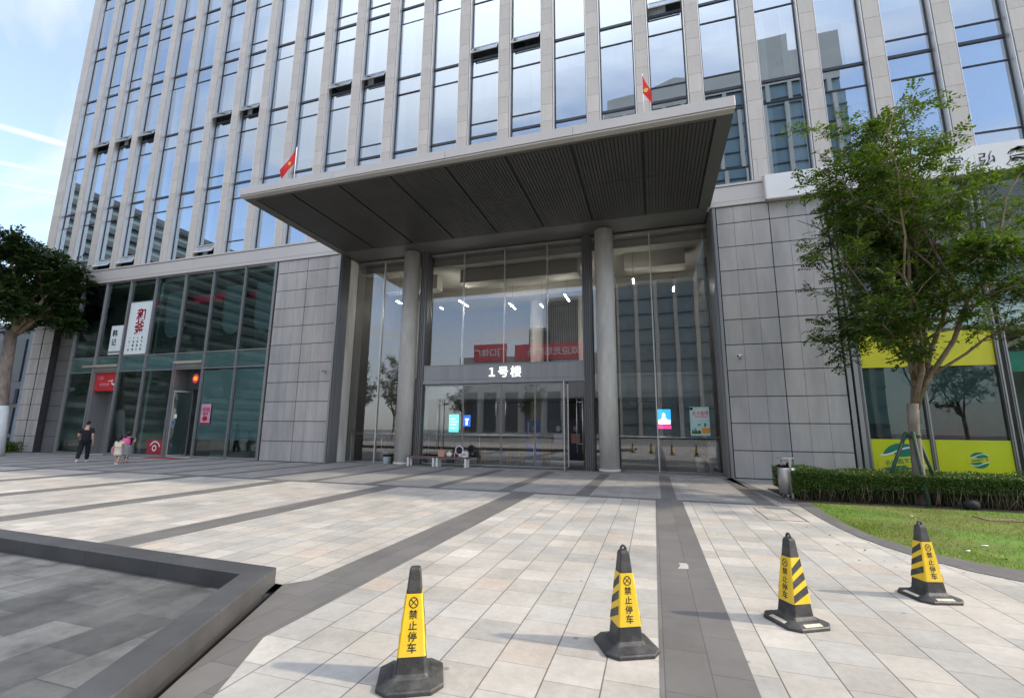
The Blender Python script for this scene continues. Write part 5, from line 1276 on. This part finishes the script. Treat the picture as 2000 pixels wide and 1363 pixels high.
# ------------------------------------------------------------------ people
def skin(nodes, edges, root, sub=2):
    names = list(nodes); idx = {n: i for i, n in enumerate(names)}
    me = bpy.data.meshes.new('figure'); me.from_pydata([nodes[n][0] for n in names], [(idx[a], idx[b]) for a, b in edges], []); me.update()
    o = bpy.data.objects.new('figure', me); COL.objects.link(o)
    md = o.modifiers.new('skin', 'SKIN'); md.use_smooth_shade = True
    for i, n in enumerate(names):
        r_ = nodes[n][1]; r_ = r_ if isinstance(r_, tuple) else (r_, r_); me.skin_vertices[0].data[i].radius = r_; me.skin_vertices[0].data[i].use_root = (n == root)
    o.modifiers.new('sub', 'SUBSURF').levels = sub; o.modifiers['sub'].render_levels = sub
    dg = bpy.context.evaluated_depsgraph_get(); dg.update(); ev = bpy.data.meshes.new_from_object(o.evaluated_get(dg))
    mb = MB(); mb.add([tuple(v.co) for v in ev.vertices], [tuple(p.vertices) for p in ev.polygons], True)
    bpy.data.objects.remove(o); bpy.data.meshes.remove(me); bpy.data.meshes.remove(ev)
    return mb
def person(label, x, y, heading, s, J, hairf, clothes, head_s=1.0, extra=None):
    """J: joint positions in metres at unit scale, facing +Y; clothes: list of (name, material, nodes, edges, root)"""
    th = thing('person', label, 'person', (0, 0, 0))
    sc_ = lambda p: tuple(c * s for c in p)
    J = {k: (p, (r if not (k in ('pelvis', 'belly', 'chest') or k[:2] == 'hi') else (tuple(q * .74 for q in r) if isinstance(r, tuple) else r * .74))) for k, (p, r) in J.items()}
    nb = {k: (sc_(p), (r * s if not isinstance(r, tuple) else tuple(q * s for q in r))) for k, (p, r) in J.items()}
    ed = [('pelvis', 'belly'), ('belly', 'chest'), ('chest', 'neck'), ('neck', 'skull')]
    for q in 'LR': ed += [('chest', 'sh' + q), ('sh' + q, 'el' + q), ('el' + q, 'wr' + q), ('wr' + q, 'pa' + q), ('pelvis', 'hi' + q), ('hi' + q, 'kn' + q), ('kn' + q, 'an' + q), ('an' + q, 'to' + q)]
    mb = skin(nb, ed, 'pelvis')
    hc = Vector(sc_(J['skull'][0])) + Vector((0, .012 * s, .075 * s * head_s)); hr = Vector((.076, .097, .118)) * s * head_s
    mb.ell(hc, hr, 18, 13)
    mb.ell(hc + Vector((0, hr.y * .62, -hr.z * .55)), (hr.x * .62, hr.y * .42, hr.z * .46), 12, 8)                 # jaw
    mb.ell(hc + Vector((0, hr.y * 1.02, -hr.z * .18)), (hr.x * .18, hr.y * .20, hr.z * .24), 8, 6)                 # nose
    for q in (1, -1):
        mb.ell(hc + Vector((q * hr.x * 1.0, 0, -hr.z * .1)), (hr.x * .14, hr.y * .26, hr.z * .28), 8, 6)            # ear
        mb.ell(hc + Vector((q * hr.x * .40, hr.y * .90, 0)), (hr.x * .14, hr.y * .07, hr.z * .06), 8, 6, 1)         # eye
    mb.ell(hc + Vector((0, hr.y * .98, -hr.z * .52)), (hr.x * .34, hr.y * .06, hr.z * .05), 8, 5, 1)                # mouth
    for q in 'LR':                                                                                                # five bent fingers on each palm
        p = Vector(nb['pa' + q][0]); w = Vector(nb['wr' + q][0]); d = (p - w).normalized(); sx = Vector((0, 1, 0)) if abs(d.z) > .6 else Vector((0, 0, 1)); sx = (sx - d * sx.dot(d)).normalized(); nn = d.cross(sx)
        for k, l in enumerate((.062, .072, .068, .054)):
            b = p + sx * ((k - 1.5) * .019 * s) + d * (.03 * s); mb.tube([b, b + d * l * .5 * s, b + d * l * .85 * s + nn * (.018 * s if q == 'R' else -.018 * s)], [.0085 * s, .008 * s, .006 * s], 6)
        b = p + sx * (.032 * s) - d * (.01 * s); mb.tube([b, b + (d * .7 + sx * .7).normalized() * .03 * s, b + (d * .9 + sx * .3).normalized() * .055 * s], [.0095 * s, .0085 * s, .0065 * s], 6)
    part('body', mb, ['skin', 'ink'], th, True)
    hm = hairf(hc, hr, s)
    for nm, mt, m_ in hm: part(nm, m_, mt, th, True)
    for nm, mt, nodes, edges, root in clothes:
        nn_ = {k: (sc_(p), (r * s if not isinstance(r, tuple) else tuple(q * s for q in r))) for k, (p, r) in nodes.items()}
        part(nm, skin(nn_, edges, root), mt, th, True)
    for nm, mt, m_ in (extra(sc_, s, nb) if extra else []): part(nm, m_, mt, th, True)
    th.location = (x, y, 0.004); th.rotation_euler = (0, 0, heading); ORG[th.name] = (x, y, 0)
    return th
JM = dict(pelvis=((0, 0, .97), (.155, .11)), belly=((0, .0, 1.12), (.15, .105)), chest=((0, 0, 1.36), (.165, .11)), neck=((0, .0, 1.50), .055), skull=((0, .02, 1.585), .06),
          shL=((-.185, 0, 1.425), .06), elL=((-.27, -.02, 1.16), .042), wrL=((-.22, .20, 1.05), .030), paL=((-.19, .28, 1.06), (.036, .02)),
          shR=((.185, 0, 1.425), .06), elR=((.255, -.05, 1.15), .042), wrR=((.265, .02, .90), .030), paR=((.262, .045, .82), (.02, .036)),
          hiL=((-.095, 0, .90), .095), knL=((-.105, -.06, .50), .062), anL=((-.105, -.22, .12), .042), toL=((-.11, -.08, .045), .040),
          hiR=((.095, 0, .90), .095), knR=((.105, .10, .50), .062), anR=((.105, .10, .09), .042), toR=((.115, .24, .040), .040))
def limbs(J, keys, grow): return {k: (J[k][0], (J[k][1] + grow if not isinstance(J[k][1], tuple) else tuple(q + grow for q in J[k][1]))) for k in keys}
sh = limbs(JM, ['belly', 'chest', 'shL', 'shR'], .022); sh['pelvis'] = ((0, 0, .86), (.185, .14)); sh['waist'] = ((0, 0, 1.0), (.18, .135)); sh['neck'] = ((0, 0, 1.455), .075)
for q in 'LR':
    a, b = Vector(JM['sh' + q][0]), Vector(JM['el' + q][0]); sh['sl' + q] = (tuple(a + (b - a) * .72), .078); sh['sh' + q] = (JM['sh' + q][0], .078)
SHE = [('pelvis', 'waist'), ('waist', 'belly'), ('belly', 'chest'), ('chest', 'neck'), ('chest', 'shL'), ('chest', 'shR'), ('shL', 'slL'), ('shR', 'slR')]
tr2 = {'pelvis': ((0, 0, 1.0), (.165, .12)), 'hiL': (JM['hiL'][0], .115), 'hiR': (JM['hiR'][0], .115), 'knL': (JM['knL'][0], .092), 'knR': (JM['knR'][0], .092), 'anL': ((-.105, -.20, .14), .072), 'anR': ((.105, .10, .11), .072)}
TRE = [('pelvis', 'hiL'), ('pelvis', 'hiR'), ('hiL', 'knL'), ('hiR', 'knR'), ('knL', 'anL'), ('knR', 'anR')]
def shoes(J):
    out = []
    for q in 'LR':
        a, t = Vector(J['an' + q][0]), Vector(J['to' + q][0]); h_ = Vector((a.x, a.y - .05, max(a.z - .05, .04)))
        out.append(('shoe', {'a': (tuple(h_), (.047, .05)), 'b': (tuple((h_ + t) / 2 + Vector((0, .02, .012))), (.05, .045)), 'c': (tuple(t + Vector((0, .03, 0))), (.046, .036))}, [('a', 'b'), ('b', 'c')], 'a'))
    return out
def cap_hair(hc, hr, s):
    h = MB(); rings = []
    for k in range(8):
        t = k / 7 * math.pi / 2; rings.append([(hc.x + hr.x * 1.09 * math.cos(t) * math.cos(a), hc.y - hr.y * .03 + hr.y * 1.08 * math.cos(t) * math.sin(a), hc.z + hr.z * .22 + hr.z * .90 * math.sin(t)) for a in np.linspace(0, 6.2832, 21)[:-1]])
    h.loft(rings, True, True, True)
    b = MB(); b.loft([[(hc.x + hr.x * u_, hc.y + hr.y * (.80 + .85 * e * (1 - u_ * u_ * .6)), hc.z + hr.z * .22 - .006 * e) for u_ in np.linspace(-.85, .85, 9)] for e in (0, .5, 1)], False, False, True, closed=False)
    h.merge(b)
    hb = MB(); hb.ell(hc + Vector((0, -hr.y * .12, -hr.z * .02)), (hr.x * 1.03, hr.y * .98, hr.z * .52), 16, 8)
    lg = MB(); lg.ell(hc + Vector((0, -hr.y * 1.05, hr.z * .42)), (hr.x * .2, hr.y * .06, hr.z * .1), 8, 5)
    mk = MB(); mk.lathe((hc.x, hc.y - .01 * s, hc.z - hr.z * 1.22), [(.060 * s, 0), (.066 * s, .02 * s), (.062 * s, .04 * s)], 16)
    return [('cap', 'cloth_black', h), ('hair', 'hair', hb), ('cap_badge', 'sign_red', lg), ('collar', 'cloth_white', mk)]
man = person('man in black T-shirt, black trousers, black cap and white shoes walking past the shop', -24.02, 13.94, R(38), 1.0, JM, cap_hair,
       [('t_shirt', 'cloth_black', sh, SHE, 'pelvis'), ('trousers', 'cloth_black', tr2, TRE, 'pelvis')] + [(a, 'shoe_white', b, c, d) for a, b, c, d in shoes(JM)])
hv = Matrix.Rotation(R(38), 4, 'Z') @ Vector((-.19, .34, 1.06)); 
m = MB(); m.bbox(-24.02 + hv.x - .08, -24.02 + hv.x + .08, 13.94 + hv.y - .03, 13.94 + hv.y + .03, 1.02, 1.15, .006); solo('parcel', m, 'cloth_grey', 'small grey parcel held at the waist by the man in black', 'parcel')
JC = dict(pelvis=((0, 0, .62), (.105, .085)), belly=((0, 0, .72), (.10, .08)), chest=((0, 0, .87), (.11, .08)), neck=((0, 0, .97), .042), skull=((0, .01, 1.02), .05),
          shL=((-.125, 0, .915), .04), elL=((-.17, -.02, .74), .030), wrL=((-.17, .06, .60), .023), paL=((-.168, .075, .545), (.016, .028)),
          shR=((.125, 0, .915), .04), elR=((.20, .02, .78), .030), wrR=((.17, .12, .86), .023), paR=((.15, .15, .91), (.016, .028)),
          hiL=((-.065, 0, .57), .066), knL=((-.07, .05, .33), .044), anL=((-.07, .03, .075), .030), toL=((-.075, .13, .035), .028),
          hiR=((.065, 0, .57), .066), knR=((.07, -.02, .33), .044), anR=((.07, -.14, .09), .030), toR=((.075, -.04, .035), .028))
def long_hair(hc, hr, s):
    h = MB(); h.ell(hc + Vector((0, -hr.y * .14, hr.z * .12)), (hr.x * 1.10, hr.y * 1.04, hr.z * .98), 16, 10)
    h.tube([hc + Vector((0, -hr.y * 1.0, hr.z * .1)), hc + Vector((0, -hr.y * 1.35, -hr.z * .35)), hc + Vector((0, -hr.y * 1.15, -hr.z * 1.1)), hc + Vector((0, -hr.y * 1.0, -hr.z * 1.55))], [hr.x * .30, hr.x * .42, hr.x * .30, hr.x * .08], 10)
    return [('hair', 'hair', h)]
def short_hair(hc, hr, s):
    h = MB(); h.ell(hc + Vector((0, -hr.y * .14, hr.z * .14)), (hr.x * 1.12, hr.y * 1.06, hr.z * .98), 16, 10)
    return [('hair', 'hair', h)]
dr = limbs(JC, ['belly', 'chest', 'shL', 'shR'], .016); dr['pelvis'] = ((0, 0, .60), (.15, .12)); dr['hem'] = ((0, -.01, .36), (.20, .16)); dr['neck'] = ((0, 0, .945), .05)
for q in 'LR':
    a, b = Vector(JC['sh' + q][0]), Vector(JC['el' + q][0]); dr['sl' + q] = (tuple(a + (b - a) * .6), .05)
DRE = [('hem', 'pelvis'), ('pelvis', 'belly'), ('belly', 'chest'), ('chest', 'neck'), ('chest', 'shL'), ('chest', 'shR'), ('shL', 'slL'), ('shR', 'slR')]
girl = person('girl with a dark ponytail in a cream dress and bare legs, carrying a grey bag', -21.28, 13.58, R(28), 1.0, JC, long_hair, [('dress', 'cloth_cream', dr, DRE, 'pelvis')] + [(a, 'shoe_white', {k: (p, tuple(x * .72 for x in r)) for k, (p, r) in b.items()}, c, d) for a, b, c, d in shoes(JC)], 1.02)
tee = limbs(JC, ['belly', 'chest', 'shL', 'shR'], .016); tee['pelvis'] = ((0, 0, .59), (.13, .105)); tee['neck'] = ((0, 0, .945), .05); tee['slL'], tee['slR'] = dr['slL'], dr['slR']
TEE = DRE[1:]
lg_ = {'pelvis': ((0, 0, .625), (.12, .095)), 'hiL': (JC['hiL'][0], .08), 'hiR': (JC['hiR'][0], .08), 'knL': (JC['knL'][0], .062), 'knR': (JC['knR'][0], .062), 'anL': ((-.07, .03, .13), .05), 'anR': ((.07, -.10, .14), .05)}
boy = person('taller child with short dark hair, patterned trousers and pink shoes beside the girl', -22.35, 14.6, R(30), 1.12, JC, short_hair, [('t_shirt', 'cloth_black', tee, TEE, 'pelvis'), ('trousers', 'cloth_print', lg_, TRE, 'pelvis')] + [(a, 'paper_tan', {k: (p, tuple(x * .72 for x in r)) for k, (p, r) in b.items()}, c, d) for a, b, c, d in shoes(JC)], 1.0)
def sack(name, label, cat, x, y, z, w, d, h, mat, rz, straps=True):
    th = thing(name, label, cat, (0, 0, 0)); m = MB()
    m.loft([[(w * a * math.copysign(abs(math.cos(t)) ** .7, math.cos(t)), d * b * math.copysign(abs(math.sin(t)) ** .7, math.sin(t)), h * zz) for t in np.linspace(0, 6.2832, 21)[:-1]] for zz, a, b in ((0, .35, .4), (.04, .44, .48), (.45, .5, .52), (.8, .46, .46), (.95, .34, .36), (1, .2, .2))], True, True, True)
    part('body', m, mat, th, True)
    m = MB(); m.loft([[(w * .36 * math.copysign(abs(math.cos(t)) ** .6, math.cos(t)), -d * .50 + -.03 * e, h * .30 + h * .22 * math.copysign(abs(math.sin(t)) ** .6, math.sin(t))) for t in np.linspace(0, 6.2832, 17)[:-1]] for e in (0, .7, 1)], True, True, True); part('pocket', m, mat, th, True)
    m = MB()
    for q in (-1, 1): m.tube([(q * w * .28, d * .35, h * .85), (q * w * .3, d * .75, h * .9), (q * w * .32, d * .8, h * .5), (q * w * .3, d * .4, h * .2)], .012, 6)
    part('strap', m, mat, th, True); th.location = (x, y, z); th.rotation_euler = (0, 0, rz); return th
sack('backpack', 'bright pink school backpack on the taller child', 'backpack', -22.27, 14.44, .62, .36, .20, .44, 'cloth_pink', R(30))
sack('shoulder_bag', 'dusty rose bag hanging at the left side of the girl', 'bag', -21.50, 13.55, .42, .20, .12, .34, 'cloth_rose', R(40))
th = thing('tote_bag', 'square grey tote bag held between the two children', 'bag', (-21.05, 13.72, .42))
m = MB(); m.loft([[(-21.05 - w, 13.70 - d, z), (-21.05 + w, 13.72 - d, z), (-21.05 + w, 13.72 + d, z), (-21.05 - w, 13.70 + d, z)] for z, w, d in ((.40, .18, .06), (.42, .20, .075), (.74, .22, .06), (.80, .22, .03))]); part('body', m, 'cloth_grey', th)
m = MB(); m.tube([(-21.15, 13.7, .79), (-21.17, 13.66, .90), (-21.08, 13.66, .93), (-21.0, 13.66, .90), (-20.98, 13.7, .79)], .011, 6); part('handle', m, 'cloth_grey', th)

# ================================================================== NEIGHBOURS
nb_ = thing('neighbour_building', 'dark blue low shop building with a lit white sign behind the left tree', 'building', (-58, 24, 0))
m = MB(); m.box(-72, -50.4, 24.0, 44, 0, 9.6); part('wall', m, 'neighbour_blue', nb_)
m = MB(); m.box(-72.2, -50.2, 23.7, 44, 9.6, 10.1); part('roof', m, 'far_dark', nb_)
for k in range(9):
    for z0, z1 in ((.2, 3.0), (5.2, 8.8)):
        m = MB(); m.box(-71 + 2.3 * k, -69.1 + 2.3 * k, 23.93, 23.99, z0, z1); part('window', m, 'far_dark', nb_)
m = MB(); m.box(-72, -50.5, 23.75, 23.98, 3.35, 4.55); part('sign_band', m, 'door_navy', nb_)
part('lettering', text_mb('小吃', 1.05, wallM(-53.4, 23.74, 3.95), .01, .01), 'letter_lit', nb_)
lg2 = MB(); lg2.sheet([(-52, 14.3, .015), (-34.2, 15.6, .015), (-34.6, 16.6, .015), (-39, 19.0, .015), (-52, 19.0, .015)]); solo('side_lawn', lg2, 'lawn_base', kind='structure')
n = 9000; P_ = np.stack([-36.5 - 6 * rng.random(n) + 1.2 * rng.random(n), 15.6 + 2.2 * rng.random(n), .02 + .55 * rng.random(n)], 1)
hd2 = thing('hedge', 'small clipped hedge at the foot of the end pier at the left edge', 'hedge', (-38, 16.5, 0)); D_ = rng.normal(0, 1, (n, 3)); D_[:, 2] = np.abs(D_[:, 2])
quads_obj('foliage', P_, D_, rng.normal(0, 1, (n, 3)), .10, .06, 'leaf_hedge', hd2, (-38, 16.5, 0)); m = MB(); m.box(-41.8, -36.4, 15.7, 17.6, .01, .45); part('dense_core', m, 'leaf_dark', hd2)
def bicycle(label, x, y, rz, frame):
    th = thing('bicycle', label, 'bicycle', (0, 0, 0), group='bicycles parked behind the left tree')
    for wx in (-.52, .52):
        m = MB(); m.tube([(wx + .31 * math.cos(t), 0, .33 + .31 * math.sin(t)) for t in np.linspace(0, 6.2832, 23)], .02, 6); w = part('wheel', m, 'rubber', th, True)
        m = MB()
        for k in range(9): a = k * .698; m.tube([(wx, 0, .33), (wx + .3 * math.cos(a), 0, .33 + .3 * math.sin(a))], .003, 4)
        q = part('spoke', m, 'steel', th, True); q.parent = w
    m = MB()
    for a, b in (((-.52, 0, .33), (-.1, 0, .30)), ((-.1, 0, .30), (-.22, 0, .80)), ((-.52, 0, .33), (-.2, 0, .70)), ((-.1, 0, .30), (.38, 0, .72)), ((-.2, 0, .70), (.36, 0, .80)), ((.52, 0, .33), (.35, 0, .95))): m.tube([a, b], .022, 7)
    part('frame', m, frame, th, True)
    m = MB(); m.tube([(.30, -.26, 1.0), (.36, -.1, .97), (.36, .1, .97), (.30, .26, 1.0)], .014, 7); part('handlebar', m, 'rubber', th, True)
    m = MB(); m.ell((-.24, 0, .85), (.13, .07, .04), 10, 6); part('saddle', m, 'rubber', th, True)
    m = MB(); m.box(.40, .66, -.15, .15, .72, .94); part('basket', m, 'cloth_grey', th, True)
    th.location = (x, y, 0); th.rotation_euler = (0, 0, rz)
bicycle('yellow hire bicycle parked behind the left tree', -44.6, 20.6, R(12), 'plastic_yellow')
bicycle('blue hire bicycle parked beside the yellow one', -45.6, 20.2, R(-8), 'plastic_blue')

# buildings across the plaza: they face the glass and are seen mirrored in it
def tower(name, label, x0, x1, y1, dpt, h, wall, group=None):
    th = thing(name, label, 'building', ((x0 + x1) / 2, y1, 0)); m = MB(); m.box(x0, x1, y1 - dpt, y1, 0, h); part('wall', m, wall, th); return th
tA = tower('office_tower', 'dark office tower with close white vertical fins, mirrored in the entrance glass', -44, -27, -150, 20, 57, 'far_dark')
for k in range(18): m = MB(); m.box(-44 + .95 * k, -43.7 + .95 * k, -150, -149.5, 0, 57.5); part('fin', m, 'far_concrete', tA)
m = MB(); m.box(-44.2, -26.8, -170, -149.3, 57, 58.5); part('roof', m, 'far_concrete', tA)
tB = tower('apartment_tower', 'pale gridded block beside the finned tower, mirrored in the entrance glass', -52.5, -44.2, -152, 16, 46, 'far_concrete')
for k in range(14):
    m = MB(); m.box(-52.2, -44.5, -152, -151.8, 2 + 3.1 * k, 4.0 + 3.1 * k); part('window_band', m, 'far_dark', tB)
pd = tower('podium_building', 'low shopping podium with two red banners, mirrored above the doors', -43, -9, -61, 14, 18.5, 'far_concrete')
m = MB(); m.box(-26, -22, -62, -60.9, 12, 24); part('lift_tower', m, 'far_dark', pd)
for x0, x1, z0, z1, t in ((-40.2, -32.5, 17.4, 21.4, '门口体广')  , (-30.6, -12.4, 17.4, 21.0, '欢迎光临广场')):
    m = MB(); m.box(x0, x1, -60.85, -60.6, z0, z1); bnr = part('banner', m, 'far_red', pd)
    q = part('lettering', text_mb(t, 2.0, Matrix.Translation(((x0 + x1) / 2, -60.55, (z0 + z1) / 2)) @ Matrix.Rotation(R(180), 4, 'Z') @ Matrix.Rotation(R(90), 4, 'X'), .02, .01), 'white_paint', pd); q.parent = bnr
for k in range(7): m = MB(); m.box(-42 + 4.6 * k, -39 + 4.6 * k, -61, -60.9, 1, 5 + 5); part('window', m, 'far_dark', pd)
ht = tower('hotel_building', 'tall teal glass hotel with a stepped pale parapet, mirrored in the upper windows', -9, 47, -80, 24, 88, 'far_teal')
m = MB()
pts = [(-9, 92), (2, 93), (9, 95), (16, 93), (24, 92), (29, 96), (29, 101), (36, 101), (36, 96), (41, 96), (41, 99), (47, 99)]
m.loft([[(x, y, z) for x, z in [(-9, 87)] + pts + [(47, 87)]] for y in (-79.4, -104)]); part('parapet', m, 'far_concrete', ht)
for k in range(12): m = MB(); m.box(-8.6 + 4.8 * k, -7.7 + 4.8 * k, -80, -79.2, 0, 87); part('pier', m, 'far_concrete', ht)
for k in range(22): m = MB(); m.box(-9, 47, -80, -79.6, 3 + 4 * k, 3.22 + 4 * k); part('floor_band', m, 'far_dark', ht)
st_ = tower('striped_building', 'glass office wing with level dark bands, mirrored in the lower left windows', -78, -60, 9, 52, 27.0, 'far_teal')
for k in range(17): m = MB(); m.box(-60, -59.4, -43, 9.2, 1.2 + 1.6 * k, 1.85 + 1.6 * k); part('floor_band', m, 'far_dark', st_)
m = MB(); m.box(-78.3, -59.3, -43.3, 9.3, 27.0, 27.6); part('roof', m, 'far_dark', st_)
print('objects', len(bpy.data.objects))
